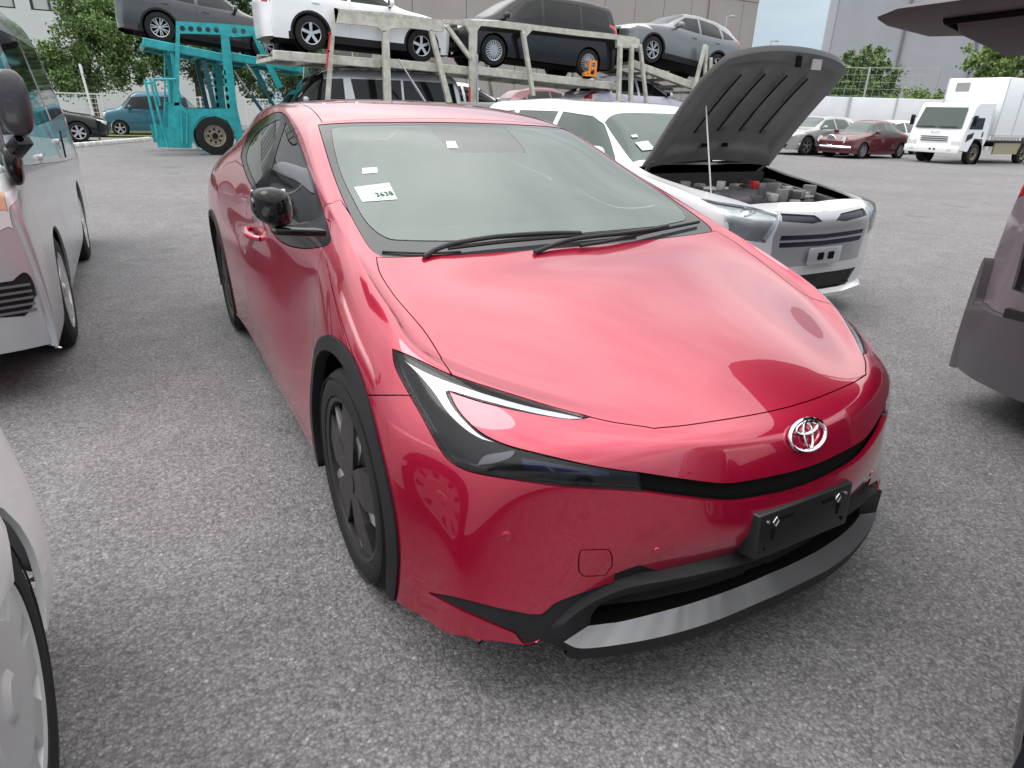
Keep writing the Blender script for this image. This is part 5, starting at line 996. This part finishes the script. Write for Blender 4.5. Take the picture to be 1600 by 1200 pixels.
def frame_px(c, right, up, off):
    o, n = surf_px(c, off); x = (surf_px(right, off)[0]-o); y = surf_px(up, off)[0]-o; X = x.normalized(); Y = (y-X*y.dot(X)).normalized(); Z = X.cross(Y)
    return Matrix(((X[0], Y[0], Z[0], o[0]), (X[1], Y[1], Z[1], o[1]), (X[2], Y[2], Z[2], o[2]), (0, 0, 0, 1)))
text('sticker_number', '3638', .040, INK, st, frame_px((600.5, 304.5), (607, 303.8), (598, 297), .003), sx=.8)
text('sticker_print', '11', .026, PALEINK, st, frame_px((577, 308), (585, 307), (575, 301), .003))
for i in range(9):
    a_ = surf_px((566+i*4.6, 299-i*.62), .003)[0]; b_ = surf_px((566+i*4.6+(2.2 if i % 3 else .6), 296-i*.62+(i % 2)*1.5), .003)[0]; MB().tube([a_, b_], .0011, 4).obj('faint_stroke', PALEINK, st)
# emblem
q = ps.near(np.array([0, -6, .693]), np.array([0, 1, 0.]), 4, 6); ep, en = ps.ev([q[0]], [.0], True); en = en[0] if not ps_split.flip else -en[0]; en = Vector((0, en[1], en[2])).normalized()
if en.z < 0: en = -en
ep = Vector((0, ep[0][1], ep[0][2])); ey = Vector((0, -en.z, en.y)); ey = -ey if ey.z < 0 else ey; ex = Vector((1, 0, 0))
def ell(cx, cy, a, b, n=48): return [ep+en*.006+ex*(cx+a*math.cos(2*PI*i/n))+ey*(cy+b*math.sin(2*PI*i/n)) for i in range(n)]
em = MB(); em.tube(ell(0, 0, .061, .037), .0046, 8, True); em.tube(ell(0, .0165, .037, .0135), .0036, 8, True); em.tube(ell(0, .001, .0145, .032), .0036, 8, True)
em.obj('emblem', CHROME, car)
# bumper sensors
for px, r in (((791,838), .0125), ((1027,861), .0115)):
    p, n = surf_px(px); 
    for sg in (1, -1):
        a = Vector((p.x*sg, p.y, p.z)); b = Vector((n.x*sg, n.y, n.z)); MB().cyl(a-b*.004, a+b*.0025, r, 20).obj('parking_sensor', RED, car, bevel=.001)
# number plate holder
PB = Matrix.Translation((0, -.893, .487)) @ Matrix.Rotation(rad(-5), 4, 'X')
pb = MB(); pb.add([PB @ Vector(v) for v in [(-.168,-.018,.058),(.168,-.018,.058),(.166,-.018,-.060),(-.166,-.018,-.060),(-.178,.06,.062),(.178,.06,.062),(.178,.075,-.066),(-.178,.075,-.066)]], [(0,1,2,3),(4,7,6,5),(0,4,5,1),(1,5,6,2),(2,6,7,3),(3,7,4,0)])
pbo = pb.obj('number_plate_holder', mat('smooth_black_plastic', (.012, .012, .013), .35), car, bevel=.006, seg=3)
for sx in (-1, 1):
    M = PB @ Matrix.Translation((sx*.112, -.0195, .030)) @ Matrix.Rotation(rad(90), 4, 'X')
    k = MB(); R4 = [M @ Vector((a, b, 0)) for a, b in ((0,.012),(.009,0),(0,-.012),(-.009,0))]; k.tube(R4, .0016, 6, True); k.cyl(M @ Vector((sx*.028, .006, -.002)), M @ Vector((sx*.028, .006, .003)), .004, 10); k.obj('plate_screw', ALLOY, pbo)
    for c_, d_ in (((.075, .034), (.045, .004, .010)), ((.118, -.002), (.008, .004, .03)), ((.14, -.035), (.006, .004, .008))): MB().box(PB @ Vector((sx*c_[0], -.018, c_[1])), d_).obj('plate_slot', DARK, pbo)
def _prj(P):
    v = np.array(P)-CAMPOS; return 800+FOC*(v@_r)/(v@_f), 600-FOC*(v@_u)/(v@_f)
# lower bumper: black surround, grille, grey lip
fs_, fy_ = [0, .2, .35, .47, .56, .62, .68, .76], [-.885, -.874, -.848, -.812, -.782, -.752, -.705, -.63]
def plan(px, off=0):
    d = ray(px); lo = None
    for t in np.linspace(.7, 2.4, 1400):
        P = CAMPOS+d*t; g = P[1]-(np.interp(abs(P[0]), fs_, fy_)+off)
        if lo is not None and lo < 0 <= g: return Vector(P)
        lo = g
    return Vector(CAMPOS+d*1.2)
def prof(pxs, off, n=40, z0=None):
    P = [plan(p, o_) for p, o_ in zip(crom([tuple(a) for a in pxs], 6, False), np.interp(np.linspace(0, 1, 9999), [0, 1], [0, 0]))] if False else [plan(p, off) for p in crom([tuple(a) for a in pxs], 6, False)]
    P = [p for p in P if p.x < 0]; P.append(Vector((0, np.interp(0, fs_, fy_)+off, P[-1].z)))
    L = [0]; 
    for i in range(1, len(P)): L.append(L[-1]+(P[i]-P[i-1]).length)
    t = np.linspace(0, L[-1], n); A = np.array([list(p) for p in P]); return [Vector((np.interp(k, L, A[:, 0]), np.interp(k, L, A[:, 1]), np.interp(k, L, A[:, 2]))) for k in t]
def both(rows): return [r+[Vector((-p.x, p.y, p.z)) for p in r[-2::-1]] for r in rows]
l_in = prof([(919,978,1),(950,974),(981,969),(1079,943),(1169,911),(1240,878)], .035); l_end = prof([(880,992,1),(905,996),(962,990),(1079,965),(1187,925),(1240,905)], .008)
l_bot = prof([(886,1016,1),(906,1021),(962,1016),(1037,1001),(1112,979),(1187,949),(1240,926)], 0)
l_mid = prof([(881,1003,1),(906,1013),(962,1008),(1037,994),(1112,972),(1187,941),(1240,918)], -.004)
under = [Vector((p.x*.96, p.y+.05, p.z-.045)) for p in l_bot]; low2 = [Vector((p.x, p.y+.002, p.z-.02)) for p in l_bot]
MB().loft(both([l_in, l_mid])).obj('bumper_lip', SATIN, car, angle=60, solid=.004)
MB().loft(both([l_mid, l_bot, low2, under, [Vector((p.x*.9, p.y+.3, p.z-.01)) for p in under]])).obj('lip_underside', TRIM, car, angle=50)
o_top = prof([(921,978,1),(926,958),(942,943),(970,932),(1037,920),(1112,900),(1187,874),(1240,855)], .04)
sur0 = []
_v = np.linspace(9, 0, 300); _p = ps.ev(np.full(300, ps.U), _v); _k = [i for i in range(300) if _prj((-_p[i][0], _p[i][1], _p[i][2]))[0] > 842][0]
vs_ = np.linspace(_v[_k], 0, 40)
for v in vs_: p = ps.ev([ps.U], [v])[0]; sur0.append(Vector((-p[0], p[1]+.004, p[2]+.004)))
sur_m = prof([(884,1017,1),(880,993,1),(882,975),(905,955),(940,934),(989,917),(1075,901),(1161,880),(1240,850)], .0)
MB().loft(both([sur0, sur_m, o_top])).obj('lower_surround', TRIM, car, angle=60)
gb = MB()
gb.loft(both([o_top, [Vector((p.x*.97, p.y+.09, p.z+.02)) for p in o_top], [Vector((p.x*.97, p.y+.09, p.z-.02)) for p in l_in], l_in])); gb.obj('grille_back', DARK, car)
for k in range(4):
    z = .275+.032*k; pts = [Vector((x, np.interp(abs(x), fs_, fy_)+.075, z+.02*abs(x))) for x in np.linspace(-.52, .52, 25)]
    MB().loft([[p+Vector((0, 0, .005)) for p in pts], [p+Vector((0, .03, .008)) for p in pts], [p+Vector((0, .03, -.004)) for p in pts], [p+Vector((0, 0, -.005)) for p in pts]], False).obj('grille_slat', mat('slat_black', (.035, .035, .037), .35), car)
# mirrors
mc = Vector(on((427, 327), 0, -.968)); print('mirror', mc)
for sg in (-1,):
    def fn(p):
        q = p.copy(); q.z += .018*(q.x*-sg*-1 > 0)*0; t = (q.x*sg)/.053; q.z *= 1-.16*max(0, t)-.05*max(0, -t); q.y += .03*t*t; q.z += .008*t; return q
    m_ = superell((sg*abs(mc.x), mc.y, mc.z+.006), (.053, .050, .052), 2.9, fn=fn).obj('door_mirror', BLK, car)
    MB().box((sg*(abs(mc.x)), mc.y+.048, mc.z+.004), (.09, .006, .085)).obj('mirror_glass', mat('mirror_glass', (.8, .82, .82), .03, 1), m_, bevel=.002)
    MB().beam((sg*.975, mc.y+.0, mc.z-.056), (sg*.835, mc.y+.02, mc.z-.072), .055, .020).obj('mirror_arm', BLK, m_, bevel=.006)
# door handles
for sg in (-1, 1):
    for y, z, nm in ((1.46, .83, 'door_handle'),):
        h = ps.view('side', [(y, z)])[0]; p = ps.ev([h[0]], [h[1]])[0]
        pts = [Vector((sg*(p[0]+o_), y+dy, z+dz)) for dy, o_, dz in ((-.11, -.004, -.006), (-.09, .018, -.003), (-.03, .034, 0), (.04, .034, .003), (.09, .02, .006), (.11, -.004, .008))]
        MB().tube(pts, .013, 10, rad=[.012, .014, .015, .015, .014, .012]).obj(nm, RED, car)
        MB().cyl((sg*(p[0]-.01), y-.02, z), (sg*(p[0]+.003), y-.02, z), .035, 20).obj('handle_recess_shade', mat('shaded_red', (.10, .003, .01), .5), car)  # flat disc in darker red; the recess's shade is in its colour
# wipers
def tube_px(pts, off, r, name, m, rad_=None, n=8):
    P = [surf_px(p, o_)[0] for p, o_ in zip(crom(pts, 14, False), np.interp(np.linspace(0, 1, len(crom(pts, 14, False))), np.linspace(0, 1, len(off)), off))]
    return MB().tube(P, r, n, rad=None).obj(name, m, car)
WIP = mat('wiper_black', (.012, .012, .013), .45)
tube_px([(700,393),(790,383),(880,375),(995,365)], [.012, .014, .014, .012], .0065, 'wiper_blade', WIP)
tube_px([(662,404),(690,393),(760,383),(850,374),(905,372)], [.006, .022, .028, .024, .02], .008, 'wiper_arm', WIP)
tube_px([(905,389),(960,380),(1020,366),(1090,351)], [.012, .014, .014, .012], .0065, 'wiper_blade', WIP)
tube_px([(835,397),(890,383),(960,376),(1010,368),(1040,360)], [.006, .02, .026, .024, .018], .008, 'wiper_arm', WIP)
tube_px([(597,394),(630,396),(675,397),(720,394)], [.002, .003, .003, .002], .0035, 'cowl_edge', WIP)
# cabin
SEAT = mat('seat_cloth', (.03, .03, .032), .8); DASH = mat('dashboard_plastic', (.045, .05, .05), .55)
MB().loft([[Vector((x, y0+.10*(x/.66)**2, z0)) for x in np.linspace(-.66, .66, 15)] for y0, z0 in ((.20, .93), (.42, .955), (.72, .945), (.86, .90), (.88, .66))]).obj('dashboard', DASH, car)
for x in (-.36, .36):
    s_ = superell((x, 1.75, .82), (.23, .09, .34), 3, fn=lambda p: p+Vector((0, .28*p.z, 0))).obj('front_seat', SEAT, car); superell((x, 1.90, 1.20), (.13, .05, .09), 3).obj('headrest', SEAT, s_); superell((x, 1.50, .52), (.25, .27, .09), 3).obj('seat_cushion', SEAT, s_)
superell((0, 2.72, .80), (.60, .08, .30), 4, fn=lambda p: p+Vector((0, .3*p.z, 0))).obj('rear_seat', SEAT, car)
MB().tube([Vector((-.36+.18*math.cos(t), 1.02-.06*math.sin(t), .90+.17*math.sin(t))) for t in np.linspace(0, 2*PI, 28, endpoint=False)], .014, 8, True).obj('steering_wheel', SEAT, car)
superell((0, .98, 1.235), (.11, .02, .032), 3).obj('rear_view_mirror', BLK, car)
